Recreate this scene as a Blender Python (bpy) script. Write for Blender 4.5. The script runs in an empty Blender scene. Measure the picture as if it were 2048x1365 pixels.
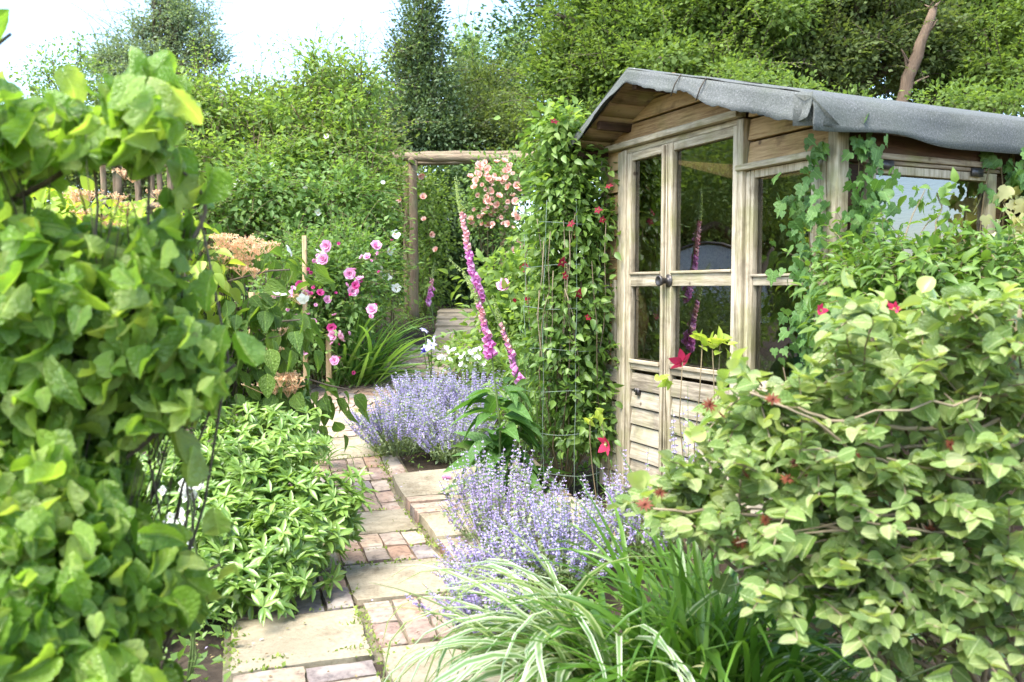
import bpy, math, numpy as np
from math import sin, cos, pi, radians
RS = np.random.RandomState(7)
scene = bpy.context.scene
COL = scene.collection

# ------------------------------------------------------------------ camera model
CF, CH = 1720.0, 1.25
TH = math.atan(105 / CF)
FW = np.array([0, cos(TH), -sin(TH)]); UPV = np.array([0, sin(TH), cos(TH)]); RT = np.array([1.0, 0, 0])
def P(px, py, Z):
    d = FW + (px - 1024) / CF * RT + (682.5 - py) / CF * UPV
    return np.array([0, 0, CH]) + d * (Z / d[1])
def gh(x, y):
    y = np.asarray(y, float)
    return np.where(y < 5, 0, np.where(y < 14, .14 * (y - 5), 1.26 + .03 * (y - 14)))

# ------------------------------------------------------------------ node helpers
def new_mat(name):
    m = bpy.data.materials.new(name); m.use_nodes = True
    nt = m.node_tree; nt.nodes.clear()
    out = nt.nodes.new('ShaderNodeOutputMaterial')
    return m, nt, out
def L(nt, a, b): nt.links.new(a, b)
def ramp(nt, fac, stops):
    r = nt.nodes.new('ShaderNodeValToRGB')
    e = r.color_ramp.elements
    while len(e) > 1: e.remove(e[0])
    e[0].position = stops[0][0]; e[0].color = (*stops[0][1], 1)
    for p, c in stops[1:]:
        q = e.new(p); q.color = (*c, 1)
    if fac is not None: L(nt, fac, r.inputs[0])
    return r
def noise(nt, vec, scale, detail=4, rough=.55):
    n = nt.nodes.new('ShaderNodeTexNoise'); n.inputs['Scale'].default_value = scale
    n.inputs['Detail'].default_value = detail; n.inputs['Roughness'].default_value = rough
    if vec is not None: L(nt, vec, n.inputs['Vector'])
    return n
def mixc(nt, fac, a, b, mode='MIX'):
    m = nt.nodes.new('ShaderNodeMix'); m.data_type = 'RGBA'; m.blend_type = mode
    if isinstance(fac, (int, float)): m.inputs[0].default_value = fac
    else: L(nt, fac, m.inputs[0])
    for s, v in ((6, a), (7, b)):
        if isinstance(v, tuple): m.inputs[s].default_value = (*v, 1)
        else: L(nt, v, m.inputs[s])
    return m.outputs[2]
def mth(nt, op, a, b=None, c=None):
    m = nt.nodes.new('ShaderNodeMath'); m.operation = op
    for i, v in enumerate((a, b, c)):
        if v is None: continue
        if isinstance(v, (int, float)): m.inputs[i].default_value = v
        else: L(nt, v, m.inputs[i])
    return m.outputs[0]

def leafmat(name, cols, tr=.38, rough=.42, vein=0, stripe=None, back=None, yellow=None, trcol=None, spec=.45):
    """foliage: colour differs from leaf to leaf (per island), light passes through."""
    m, nt, out = new_mat(name)
    g = nt.nodes.new('ShaderNodeNewGeometry'); tc = nt.nodes.new('ShaderNodeTexCoord')
    k = len(cols)
    r = ramp(nt, g.outputs['Random Per Island'], [(i / max(1, k - 1), c) for i, c in enumerate(cols)])
    col = r.outputs[0]
    n1 = noise(nt, tc.outputs['Object'], 1.7, 2)
    col = mixc(nt, mth(nt, 'MULTIPLY', n1.outputs[0], .5), col, yellow or tuple(min(1, c * 1.7) for c in cols[-1]))
    if stripe:
        ux = nt.nodes.new('ShaderNodeSeparateXYZ'); L(nt, tc.outputs['UV'], ux.inputs[0])
        ed = ramp(nt, mth(nt, 'ABSOLUTE', mth(nt, 'SUBTRACT', ux.outputs[0], .5)), [(.22, (0, 0, 0)), (.32, (1, 1, 1))])
        col = mixc(nt, mth(nt, 'MULTIPLY', ed.outputs[0], .85), col, stripe)
    bump = None
    if vein:
        uv = nt.nodes.new('ShaderNodeSeparateXYZ'); L(nt, tc.outputs['UV'], uv.inputs[0])
        au = mth(nt, 'ABSOLUTE', mth(nt, 'SUBTRACT', uv.outputs[0], .5))
        mid = mth(nt, 'LESS_THAN', au, .025)
        ph = mth(nt, 'SUBTRACT', uv.outputs[1], mth(nt, 'MULTIPLY', au, .9))
        w = mth(nt, 'ABSOLUTE', mth(nt, 'SINE', mth(nt, 'MULTIPLY', ph, 24.0)))
        sv = mth(nt, 'SUBTRACT', 1.0, mth(nt, 'MINIMUM', mth(nt, 'MULTIPLY', w, 4.5), 1.0))
        vf = mth(nt, 'MAXIMUM', mid, mth(nt, 'MULTIPLY', sv, .6))
        col = mixc(nt, mth(nt, 'MULTIPLY', vf, .32), col, tuple(min(1, c * 2.2 + .05) for c in cols[-1]))
        n2 = noise(nt, tc.outputs['UV'], 9, 3)
        hgt = mth(nt, 'ADD', mth(nt, 'MULTIPLY', w, .12), mth(nt, 'MULTIPLY', n2.outputs[0], 2.0))
        b = nt.nodes.new('ShaderNodeBump'); b.inputs['Strength'].default_value = min(1, 1.1 * vein); b.inputs['Distance'].default_value = .010
        L(nt, hgt, b.inputs['Height']); bump = b.outputs[0]
        n4 = noise(nt, tc.outputs['Object'], 55, 3, .6)
        sp_ = ramp(nt, n4.outputs[0], [(.66, (0, 0, 0)), (.72, (1, 1, 1))])
        col = mixc(nt, mth(nt, 'MULTIPLY', sp_.outputs[0], .6), col, (.20, .15, .05))
    cf = col
    if back: cf = mixc(nt, g.outputs['Backfacing'], col, back)
    pb = nt.nodes.new('ShaderNodeBsdfPrincipled'); L(nt, cf, pb.inputs['Base Color'])
    pb.inputs['Roughness'].default_value = rough; pb.inputs['Specular IOR Level'].default_value = spec
    tb = nt.nodes.new('ShaderNodeBsdfTranslucent')
    tcx = mixc(nt, 1.0, col, trcol or (1.75, 1.75, .8), 'MULTIPLY')
    L(nt, tcx, tb.inputs[0])
    if bump: L(nt, bump, pb.inputs['Normal'])
    mx = nt.nodes.new('ShaderNodeMixShader'); mx.inputs[0].default_value = tr
    L(nt, pb.outputs[0], mx.inputs[1]); L(nt, tb.outputs[0], mx.inputs[2]); L(nt, mx.outputs[0], out.inputs[0])
    return m

def petalmat(name, cols, tr=.3, rough=.6):
    m, nt, out = new_mat(name)
    g = nt.nodes.new('ShaderNodeNewGeometry')
    r = ramp(nt, g.outputs['Random Per Island'], [(i / max(1, len(cols) - 1), c) for i, c in enumerate(cols)])
    pb = nt.nodes.new('ShaderNodeBsdfPrincipled'); L(nt, r.outputs[0], pb.inputs['Base Color']); pb.inputs['Roughness'].default_value = rough
    pb.inputs['Specular IOR Level'].default_value = .2
    tb = nt.nodes.new('ShaderNodeBsdfTranslucent'); L(nt, r.outputs[0], tb.inputs[0])
    mx = nt.nodes.new('ShaderNodeMixShader'); mx.inputs[0].default_value = tr
    L(nt, pb.outputs[0], mx.inputs[1]); L(nt, tb.outputs[0], mx.inputs[2]); L(nt, mx.outputs[0], out.inputs[0])
    return m

def roughmat(name, c1, c2, scale=8, rough=.85, bump=.4, c3=None, stretch=(1, 1, 1), bd=.01, metal=0, isl=.3):
    m, nt, out = new_mat(name)
    tc = nt.nodes.new('ShaderNodeTexCoord'); mp = nt.nodes.new('ShaderNodeMapping'); mp.inputs['Scale'].default_value = stretch
    L(nt, tc.outputs['Object'], mp.inputs[0])
    g = nt.nodes.new('ShaderNodeNewGeometry')
    n = noise(nt, mp.outputs[0], scale, 8, .65)
    f = mth(nt, 'ADD', mth(nt, 'MULTIPLY', n.outputs[0], 1 - isl), mth(nt, 'MULTIPLY', g.outputs['Random Per Island'], isl))
    r = ramp(nt, f, [(.25, c1), (.72, c2)])
    col = r.outputs[0]
    if c3:
        n3 = noise(nt, tc.outputs['Object'], scale * .35, 5)
        rr = ramp(nt, n3.outputs[0], [(.5, (0, 0, 0)), (.68, (1, 1, 1))])
        col = mixc(nt, mth(nt, 'MULTIPLY', rr.outputs[0], .7), col, c3)
    pb = nt.nodes.new('ShaderNodeBsdfPrincipled'); L(nt, col, pb.inputs['Base Color']); pb.inputs['Roughness'].default_value = rough
    pb.inputs['Metallic'].default_value = metal; pb.inputs['Specular IOR Level'].default_value = .3
    b = nt.nodes.new('ShaderNodeBump'); b.inputs['Strength'].default_value = bump; b.inputs['Distance'].default_value = bd
    L(nt, n.outputs[0], b.inputs['Height']); L(nt, b.outputs[0], pb.inputs['Normal'])
    L(nt, pb.outputs[0], out.inputs[0])
    return m

def woodmat(name, axis, dark, light, green=.42, stain=.42, scale=1.0):
    m, nt, out = new_mat(name)
    tc = nt.nodes.new('ShaderNodeTexCoord'); mp = nt.nodes.new('ShaderNodeMapping')
    s = [30 * scale] * 3; s[axis] = 2.2 * scale; mp.inputs['Scale'].default_value = s
    g = nt.nodes.new('ShaderNodeNewGeometry')
    add = nt.nodes.new('ShaderNodeVectorMath'); add.operation = 'ADD'
    L(nt, tc.outputs['Object'], add.inputs[0])
    cx = nt.nodes.new('ShaderNodeCombineXYZ')
    for i in range(3): L(nt, mth(nt, 'MULTIPLY', g.outputs['Random Per Island'], 3.7), cx.inputs[i])
    L(nt, cx.outputs[0], add.inputs[1]); L(nt, add.outputs[0], mp.inputs[0])
    n = noise(nt, mp.outputs[0], 2.2, 9, .7)
    f = mth(nt, 'ADD', mth(nt, 'MULTIPLY', n.outputs[0], .8), mth(nt, 'MULTIPLY', g.outputs['Random Per Island'], .2))
    col = ramp(nt, f, [(.27, tuple(c * .5 for c in dark)), (.41, tuple(.75 * c + .25 * d for c, d in zip(dark, light))), (.56, light), (.8, tuple(min(1, c * 1.15) for c in light))]).outputs[0]
    n2 = noise(nt, tc.outputs['Object'], 5.5, 5)
    gr = ramp(nt, n2.outputs[0], [(.5, (0, 0, 0)), (.66, (1, 1, 1))])
    col = mixc(nt, mth(nt, 'MULTIPLY', gr.outputs[0], green), col, (.20, .21, .05))
    mp3 = nt.nodes.new('ShaderNodeMapping'); mp3.inputs['Location'].default_value = (3, 8, 1); L(nt, tc.outputs['Object'], mp3.inputs[0])
    n3 = noise(nt, mp3.outputs[0], 8, 6)
    st = ramp(nt, n3.outputs[0], [(.56, (0, 0, 0)), (.68, (1, 1, 1))])
    col = mixc(nt, mth(nt, 'MULTIPLY', st.outputs[0], stain), col, tuple(c * .35 for c in dark))
    v = nt.nodes.new('ShaderNodeTexVoronoi'); v.inputs['Scale'].default_value = 7
    L(nt, add.outputs[0], v.inputs['Vector'])
    kn = ramp(nt, v.outputs['Distance'], [(.05, (1, 1, 1)), (.1, (0, 0, 0))])
    col = mixc(nt, mth(nt, 'MULTIPLY', kn.outputs[0], .75), col, (.06, .03, .015))
    pb = nt.nodes.new('ShaderNodeBsdfPrincipled'); L(nt, col, pb.inputs['Base Color']); pb.inputs['Roughness'].default_value = .8
    pb.inputs['Specular IOR Level'].default_value = .25
    b = nt.nodes.new('ShaderNodeBump'); b.inputs['Strength'].default_value = .6; b.inputs['Distance'].default_value = .004
    L(nt, n.outputs[0], b.inputs['Height']); L(nt, b.outputs[0], pb.inputs['Normal']); L(nt, pb.outputs[0], out.inputs[0])
    return m

# ------------------------------------------------------------------ geometry collector
class Geo:
    def __init__(s): s.V = []; s.I = []; s.S = []; s.U = []; s.n = 0
    def raw(s, v, idx, sizes, uv=None):
        v = np.asarray(v, float).reshape(-1, 3); idx = np.asarray(idx, np.int64).ravel(); sizes = np.asarray(sizes, np.int64).ravel()
        s.V.append(v); s.I.append(idx + s.n); s.S.append(sizes)
        s.U.append(np.zeros((len(v), 2)) if uv is None else np.asarray(uv, float)); s.n += len(v)
    def add(s, t, pos, M, sc):
        pos = np.asarray(pos, float).reshape(-1, 3); n = len(pos)
        if n == 0: return
        sc = np.broadcast_to(np.asarray(sc, float), (n,)) if np.ndim(sc) < 2 else np.asarray(sc)
        tv = t['v']; k = len(tv)
        if sc.ndim == 1: loc = tv[None] * sc[:, None, None]
        else: loc = tv[None] * sc[:, None, :]
        v = pos[:, None] + np.einsum('nij,nkj->nki', M, loc)
        idx = (t['i'][None] + (np.arange(n) * k)[:, None])
        s.raw(v.reshape(-1, 3), idx, np.tile(t['s'], n), np.tile(t['uv'], (n, 1)))
    def addr(s, tpls, pos, M, sc):
        """spread over template variants at random"""
        n = len(pos); w = RS.randint(len(tpls), size=n); sc = np.broadcast_to(np.asarray(sc, float), (n,))
        for i, t in enumerate(tpls):
            k = w == i; s.add(t, pos[k], M[k], sc[k])
    def tube(s, pts, r0, r1=None, sides=5, cap=True):
        pts = np.asarray(pts, float); k = len(pts)
        rad = np.linspace(r0, r0 if r1 is None else r1, k) if np.ndim(r0) == 0 else np.asarray(r0)
        tan = np.gradient(pts, axis=0); tan /= np.linalg.norm(tan, axis=1)[:, None] + 1e-9
        ref = np.array([.13, .2, 1.0]) if abs(tan[0][2]) < .9 else np.array([1.0, .2, .1])
        a = np.cross(tan, ref); a /= np.linalg.norm(a, axis=1)[:, None] + 1e-9
        b = np.cross(tan, a)
        th = np.arange(sides) * 2 * pi / sides
        v = pts[:, None] + rad[:, None, None] * (a[:, None] * np.cos(th)[None, :, None] + b[:, None] * np.sin(th)[None, :, None])
        i = np.arange(k - 1)[:, None] * sides; j = np.arange(sides)[None]; j2 = (j + 1) % sides
        q = np.stack([i + j, i + j2, i + sides + j2, i + sides + j], -1).reshape(-1)
        sz = np.full((k - 1) * sides, 4)
        if cap:
            q = np.concatenate([q, np.arange(sides)[::-1], (k - 1) * sides + np.arange(sides)]); sz = np.concatenate([sz, [sides, sides]])
        s.raw(v.reshape(-1, 3), q, sz)
    def box(s, x0, x1, y0, y1, z0, z1, jit=0):
        v = np.array([[x, y, z] for z in (z0, z1) for y in (y0, y1) for x in (x0, x1)], float)
        if jit: v += RS.uniform(-jit, jit, v.shape)
        f = [0, 2, 3, 1, 4, 5, 7, 6, 0, 1, 5, 4, 2, 6, 7, 3, 0, 4, 6, 2, 1, 3, 7, 5]
        s.raw(v, f, [4] * 6)
    def prism(s, poly, a0, a1, axis):
        """poly: list of 2D points, extruded along the axis from a0 to a1"""
        n = len(poly); v = []
        for a in (a0, a1):
            for p in poly:
                q = list(p); q.insert(axis, a); v.append(q)
        f = list(range(n))[::-1] + list(range(n, 2 * n)); sz = [n, n]
        for i in range(n): f += [i, (i + 1) % n, n + (i + 1) % n, n + i]; sz.append(4)
        s.raw(v, f, sz)
    def grid(s, G, closed=False, uv=None):
        G = np.asarray(G, float); a, b = G.shape[:2]
        i = np.arange(a - 1)[:, None] * b; j = np.arange(b - 1)[None]
        q = np.stack([i + j, i + j + 1, i + b + j + 1, i + b + j], -1).reshape(-1)
        s.raw(G.reshape(-1, 3), q, np.full((a - 1) * (b - 1), 4), uv)
    def mesh(s, name, off=None):
        me = bpy.data.meshes.new(name)
        V = np.concatenate(s.V); I = np.concatenate(s.I); S = np.concatenate(s.S); U = np.concatenate(s.U)
        if off is not None: V = V - np.asarray(off)
        me.vertices.add(len(V)); me.vertices.foreach_set('co', V.astype(np.float32).ravel())
        me.loops.add(len(I)); me.loops.foreach_set('vertex_index', I.astype(np.int32))
        me.polygons.add(len(S)); st = np.concatenate([[0], np.cumsum(S)[:-1]])
        me.polygons.foreach_set('loop_start', st.astype(np.int32))
        uvl = me.uv_layers.new(name='UVMap'); uvl.data.foreach_set('uv', U[I].astype(np.float32).ravel())
        me.update(calc_edges=True)
        return me

# ------------------------------------------------------------------ scene graph helpers
def tag(o, label=None, cat=None, group=None, kind=None):
    if label: o['label'] = label
    if cat: o['category'] = cat
    if group: o['group'] = group
    if kind: o['kind'] = kind
    return o
def thing(name, label, cat, loc, group=None, rz=0):
    o = bpy.data.objects.new(name, None); COL.objects.link(o); o.location = loc; o.rotation_euler = (0, 0, rz)
    o.empty_display_size = .1
    return tag(o, label, cat, group)
def part(name, geo, mat, parent=None, smooth=False, bevel=0, local=False, label=None):
    if geo.n == 0: return None
    root = parent
    while root is not None and root.parent is not None: root = root.parent
    off = None if (local or root is None) else np.array(root.location)
    me = geo.mesh(name, off); me.materials.append(mat)
    if smooth: me.polygons.foreach_set('use_smooth', np.ones(len(me.polygons), bool))
    o = bpy.data.objects.new(name, me); COL.objects.link(o); o.parent = parent
    if bevel:
        b = o.modifiers.new('bevel', 'BEVEL'); b.width = bevel; b.segments = 2; b.limit_method = 'ANGLE'; b.angle_limit = radians(50)
    if label: o['label'] = label
    return o
def link_copy(name, me, parent, loc, rot, sc):
    o = bpy.data.objects.new(name, me); COL.objects.link(o); o.parent = parent
    o.location = loc; o.rotation_euler = rot; o.scale = (sc, sc, sc)
    return o

# ------------------------------------------------------------------ leaf templates
def nrmz(a): return a / (np.linalg.norm(a, axis=-1, keepdims=True) + 1e-9)
def leaf_t(shape='ovate', asp=.55, nu=3, nv=5, fold=.15, curl=.2, crinkle=0, serr=0, heart=0, twist=0, ruf=0, puck=0):
    us = np.linspace(-1, 1, nu); vs = np.linspace(0, 1, nv); G = np.zeros((nv, nu, 3)); uv = np.zeros((nv, nu, 2))
    for i, v in enumerate(vs):
        if shape == 'ovate': w = sin(pi * min(1, v) ** .72) ** .85
        elif shape == 'lance': w = sin(pi * v ** .95) ** .9
        elif shape == 'round': w = max(0, sin(pi * v ** .85)) ** .55
        elif shape == 'obov': w = sin(pi * v ** 1.35) ** .9
        else: w = sin(pi * v)
        w = max(w, .03)
        for j, u in enumerate(us):
            e = 1 + (serr * (1 if i % 2 else -1) if abs(u) > .99 else 0)
            x = u * w * asp * .5 * e; y = v - heart * abs(u) ** 1.3 * (1 - v) ** 2
            z = fold * abs(u) * asp * .5 * w * 2 - curl * v * v + crinkle * RS.uniform(-1, 1) * (.3 + .7 * abs(u))
            z += ruf * abs(u) ** 1.5 * sin(6.3 * 1.7 * v + (2.0 if u > 0 else 0)) * w + puck * sin(v * 21 - abs(u) * 5) * (1 - abs(u)) * abs(u) * 4
            a = twist * v
            G[i, j] = (x * cos(a) - z * sin(a), y, x * sin(a) + z * cos(a)); uv[i, j] = (.5 + .5 * u * w, v)
    i = np.arange(nv - 1)[:, None] * nu; j = np.arange(nu - 1)[None]
    q = np.stack([i + j, i + j + 1, i + nu + j + 1, i + nu + j], -1).reshape(-1)
    return dict(v=G.reshape(-1, 3), i=q, s=np.full((nv - 1) * (nu - 1), 4), uv=uv.reshape(-1, 2))
def rhomb_t(asp=.6, fold=.15, mid=.45):
    v = np.array([[0, 0, 0], [asp * .5, mid, fold * asp], [0, 1, 0], [-asp * .5, mid, fold * asp]])
    return dict(v=v, i=np.array([0, 1, 2, 0, 2, 3]), s=np.array([3, 3]), uv=np.array([[.5, 0], [1, .5], [.5, 1], [0, .5]]))
def ivy_t(fold=.12):
    pts = [(0, .02), (.22, -.12), (.45, .05), (.52, .25), (.30, .38), (.34, .62), (.14, .64), (0, 1.0),
           (-.14, .64), (-.34, .62), (-.30, .38), (-.52, .25), (-.45, .05), (-.22, -.12)]
    v = [(0, .3, 0)] + [(x, y, fold * abs(x) - .12 * y * y + RS.uniform(-.02, .02)) for x, y in pts]
    idx = []
    for k in range(len(pts)): idx += [0, 1 + (k + 1) % len(pts), 1 + k]
    v = np.array(v)
    return dict(v=v, i=np.array(idx), s=np.full(len(pts), 3), uv=np.stack([.5 + v[:, 0], np.clip(v[:, 1], 0, 1)], 1))
T_FAR = [rhomb_t(.6, .2), rhomb_t(.75, -.1), rhomb_t(.5, .3, .55)]
T_SM = [leaf_t('ovate', .55, 3, 3, .2, .2), leaf_t('ovate', .6, 3, 3, .1, .35), leaf_t('ovate', .5, 3, 3, .3, .05)]
T_MED = [leaf_t('ovate', .55, 3, 5, .2, c) for c in (.1, .3, .45)]
T_LAN = [leaf_t('lance', .3, 3, 5, .3, c) for c in (.0, .15, .3)]
T_VIB = [leaf_t('ovate', .66, 5, 7, .22, c, .012) for c in (.1, .3, .45, .2)]
T_RND = [leaf_t('round', .84, 5, 7, f, c, .012) for f, c in ((.3, .15), (.12, .3), (-.15, .1), (.4, .3), (.2, -.1))]
T_HAZ = [leaf_t('round', .8, 9, 15, f, c, .03, .06, .16, t, r, .008) for f, c, t, r in ((.35, .4, .3, .12), (.8, .2, -.7, .1), (-.5, .5, .5, .14), (.2, .8, .3, .1), (1.1, .4, .8, .08), (-.8, .3, -.4, .12), (.5, 1.0, .6, .1), (.6, -.3, -.9, .14))]
T_IVY = [ivy_t(.1), ivy_t(.25), ivy_t(-.05)]
T_CLE = [leaf_t('ovate', .42, 3, 7, .25, c, .01) for c in (.1, .35, .6)]
T_BIG = [leaf_t('ovate', .48, 5, 9, .25, c, .01) for c in (.2, .45, .7)]
def orient(d, n):
    d = nrmz(d); x = nrmz(np.cross(d, n)); z = np.cross(x, d)
    return np.stack([x, d, z], -1)
def rdir(n):
    return nrmz(RS.normal(size=(n, 3)))

# ------------------------------------------------------------------ plant building
def B(px, py, Z, rx, ry, rd):
    """blob of a crown: where it stands in the garden, its half width, half height and half depth"""
    return (P(px, py, Z), np.array([rx * Z / CF, rd, ry * Z / CF]))
def lump(d):
    return 1 + .16 * np.sin(d[:, 0] * 5.1 + d[:, 2] * 3.3 + 1) + .12 * np.sin(d[:, 1] * 7 - d[:, 2] * 6.2) + .08 * np.sin(d[:, 0] * 13 + d[:, 1] * 9)
def crown(g, blobs, tpls, ll, asp=.55, cover=4., cr=.1, lpc=14, up=.6, droop=0., shell=.45, rnd=.7, outw=.6, var=.3, floor=True, nrand=.5, keep=None):
    cl_all = []
    for c, r in blobs:
        area = pi * r[0] * r[2]
        n = int(cover * area / (ll * ll * asp * .42)); nc = max(3, n // lpc)
        d = rdir(nc); u = (.12 + .88 * RS.rand(nc)) ** shell
        cc = c + d * r * (u * lump(d))[:, None]
        if floor:
            k = cc[:, 2] > gh(cc[:, 0], cc[:, 1]) + .03; cc = cc[k]; d = d[k]; nc = len(cc)
        if nc == 0: continue
        cl_all.append((c, cc))
        csz = cr * RS.uniform(.6, 1.4, nc)
        off = RS.normal(size=(nc, lpc, 3)) * csz[:, None, None] * np.array([1, 1, .75])
        pos = (cc[:, None] + off).reshape(-1, 3)
        outd = np.repeat(d, lpc, 0)
        ld = nrmz(nrmz(off.reshape(-1, 3)) * .8 + outd * outw + rdir(len(pos)) * rnd + np.array([0, 0, droop]))
        ln = nrmz(outd * .45 + np.array([0, 0, up]) + rdir(len(pos)) * nrand)
        sc = ll * (1 + var * RS.uniform(-1, 1, len(pos)))
        if floor:
            k = pos[:, 2] > gh(pos[:, 0], pos[:, 1]) + .01; pos, ld, ln, sc = pos[k], ld[k], ln[k], sc[k]
        if keep is not None: k = keep(pos + ld * ll * .5); pos, ld, ln, sc = pos[k], ld[k], ln[k], sc[k]
        g.addr(tpls, pos, orient(ld, ln), sc)
    return cl_all
def lumps(blobs, k=9, s=.42, core=.78):
    """break big crown masses into boughs"""
    out = [(c, r * core) for c, r in blobs]
    for c, r in blobs:
        d = rdir(k); d[:, 1] = -np.abs(d[:, 1]) * .7 + .3 * d[:, 1]; d = nrmz(d)
        for q in d: out.append((c + q * r * RS.uniform(.62, .92), r * s * RS.uniform(.7, 1.25)))
    return out
def bend(a, b, k=5, sag=.06, wob=.04):
    a = np.asarray(a, float); b = np.asarray(b, float); t = np.linspace(0, 1, k)[:, None]
    ln = np.linalg.norm(b - a); m = RS.normal(size=3) * wob * ln + np.array([0, 0, sag * ln])
    w = RS.normal(size=(k, 3)) * wob * .25 * ln; w[0] = w[-1] = 0
    return a + (b - a) * t + m * (4 * t * (1 - t)) + w
def limbs(g, base, cls, r0, twigs=14, tr=.25, trunk_top=None, sides=5, fork=.45, multi=1):
    """stems from the base to every blob, twigs on to its leaf clumps"""
    base = np.asarray(base, float)
    for c, cc in cls:
        for q in range(multi):
            st = base + RS.normal(size=3) * np.array([1, 1, 0]) * r0 * (0 if multi == 1 else 3)
            if trunk_top is not None:
                st = np.asarray(trunk_top) * (.5 + .5 * RS.rand()) + base * 0 if False else np.asarray(trunk_top)
            e = c + RS.normal(size=3) * .15 * (cc - c).std(0).mean() * (q > 0)
            g.tube(bend(st, e, 6, .04, .06), r0 * fork, r0 * tr, sides)
        if len(cc):
            for j in RS.permutation(len(cc))[:twigs]:
                s0 = c + (st - c) * RS.rand() * .5
                g.tube(bend(s0, cc[j], 4, .03, .08), r0 * tr * .7, r0 * tr * .22, 4)
    if trunk_top is not None: g.tube(bend(base, trunk_top, 6, 0, .03), r0, r0 * .7, 7)

def sprays(g, s, blobs, tpls, per=10, L=.4, ll=.06, pairs=5, droop=.6, upb=.35, r=.003, start=.55, hang=0., size=.8, keep=None):
    """leafy shoots that stand out of the crown, leaves in pairs along them"""
    for c, rad in blobs:
        for q in range(per):
            d = RS.normal(size=3); d[1] = -abs(d[1]) if RS.rand() < .7 else d[1]; d = nrmz(d + np.array([0, 0, upb]))
            o = c + d * rad * (start + .35 * RS.rand()); e = nrmz(nrmz(d * rad) + np.array([0, 0, upb]) + RS.normal(size=3) * .35)
            l = L * RS.uniform(.55, 1.2); k = 6; pts = [o]; v = e.copy()
            for j in range(k - 1):
                v = nrmz(v + np.array([0, 0, -droop / k]) + RS.normal(size=3) * .06); pts.append(pts[-1] + v * l / (k - 1))
            pts = np.array(pts)
            if pts[:, 2].min() < gh(0, pts[0, 1]) + .02: continue
            if keep is not None and not keep(pts[-1:])[0]: continue
            s.tube(pts, r, r * .45, 4, cap=False)
            m = pairs * 2; u = np.repeat(np.linspace(.12, 1, pairs), 2) + RS.uniform(-.03, .03, m); u = np.clip(u, 0, 1)
            pos = np.stack([np.interp(u, np.linspace(0, 1, k), pts[:, i]) for i in range(3)], 1)
            tn = nrmz(pts[-1] - pts[0]); sd = nrmz(np.cross(tn, np.array([0, 0, 1.])) + 1e-4); sg = np.tile([1., -1.], pairs)
            ld = tn * .7 + sd * sg[:, None] * .9 + RS.normal(size=(m, 3)) * .3 + np.array([0, 0, -hang])
            ln = np.array([0, -.15, 1.]) + RS.normal(size=(m, 3)) * .35
            g.addr(tpls, pos, orient(ld, ln), ll * size * RS.uniform(.7, 1.2, m) * (1.1 - .45 * u))

def shrub(name, label, cat, base, blobs, lm, sm, tpls, ll, group=None, r0=.03, twigs=14, trunk=None, fol='foliage', stem='stem', multi=1, spray=None, **kw):
    b = np.array([base[0], base[1], float(gh(base[0], base[1]))])
    t = thing(name, label, cat, b, group)
    g = Geo(); cl = crown(g, blobs, tpls, ll, **kw); s = Geo()
    if spray: sprays(g, s, spray.pop('on', blobs), spray.pop('tp', tpls), ll=spray.pop('ll', ll), **spray)
    part(fol, g, lm, t)
    limbs(s, b + np.array([0, 0, -.03]), cl, r0, twigs, trunk_top=trunk, multi=multi); part(stem, s, sm, t, smooth=True)
    return t, cl

# ------------------------------------------------------------------ materials
M = {}
M['soil'] = roughmat('soil', (.025, .017, .011), (.085, .062, .042), 14, .95, .9, isl=0, bd=.03)
M['slab'] = roughmat('sandstone', (.20, .165, .115), (.38, .33, .24), 9, .85, .35, c3=(.17, .145, .10), bd=.006, isl=.3)
def slabmat():
    m, nt, out = new_mat('worn sandstone')
    tc = nt.nodes.new('ShaderNodeTexCoord'); g = nt.nodes.new('ShaderNodeNewGeometry')
    n1 = noise(nt, tc.outputs['Object'], 4.5, 8, .7); n2 = noise(nt, tc.outputs['Object'], 70, 6, .75); n3 = noise(nt, tc.outputs['Object'], 2.2, 6, .65)
    c = ramp(nt, n1.outputs[0], [(.3, (.17, .135, .085)), (.48, (.33, .28, .195)), (.7, (.46, .40, .29))]).outputs[0]
    c = mixc(nt, .7, c, ramp(nt, n2.outputs[0], [(.33, (.55, .52, .46)), (.5, (1, 1, 1)), (.7, (1.12, 1.1, 1.05))]).outputs[0], 'MULTIPLY')
    c = mixc(nt, mth(nt, 'MULTIPLY', ramp(nt, n3.outputs[0], [(.5, (0, 0, 0)), (.63, (1, 1, 1))]).outputs[0], .55), c, (.15, .125, .075))
    v = nt.nodes.new('ShaderNodeTexVoronoi'); v.inputs['Scale'].default_value = 16; L(nt, tc.outputs['Object'], v.inputs['Vector'])
    c = mixc(nt, mth(nt, 'MULTIPLY', ramp(nt, v.outputs['Distance'], [(.08, (1, 1, 1)), (.16, (0, 0, 0))]).outputs[0], .35), c, (.40, .40, .30))
    pb = nt.nodes.new('ShaderNodeBsdfPrincipled'); L(nt, c, pb.inputs[0]); pb.inputs['Roughness'].default_value = .9; pb.inputs['Specular IOR Level'].default_value = .2
    h = mth(nt, 'ADD', n1.outputs[0], mth(nt, 'MULTIPLY', n2.outputs[0], .4))
    bb = nt.nodes.new('ShaderNodeBump'); bb.inputs['Strength'].default_value = .6; bb.inputs['Distance'].default_value = .01
    L(nt, h, bb.inputs['Height']); L(nt, bb.outputs[0], pb.inputs['Normal']); L(nt, pb.outputs[0], out.inputs[0])
    return m
M['slab'] = slabmat()
M['step'] = roughmat('grey stone', (.19, .15, .10), (.38, .31, .22), 9, .9, .5, c3=(.09, .085, .05), bd=.008)
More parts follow.
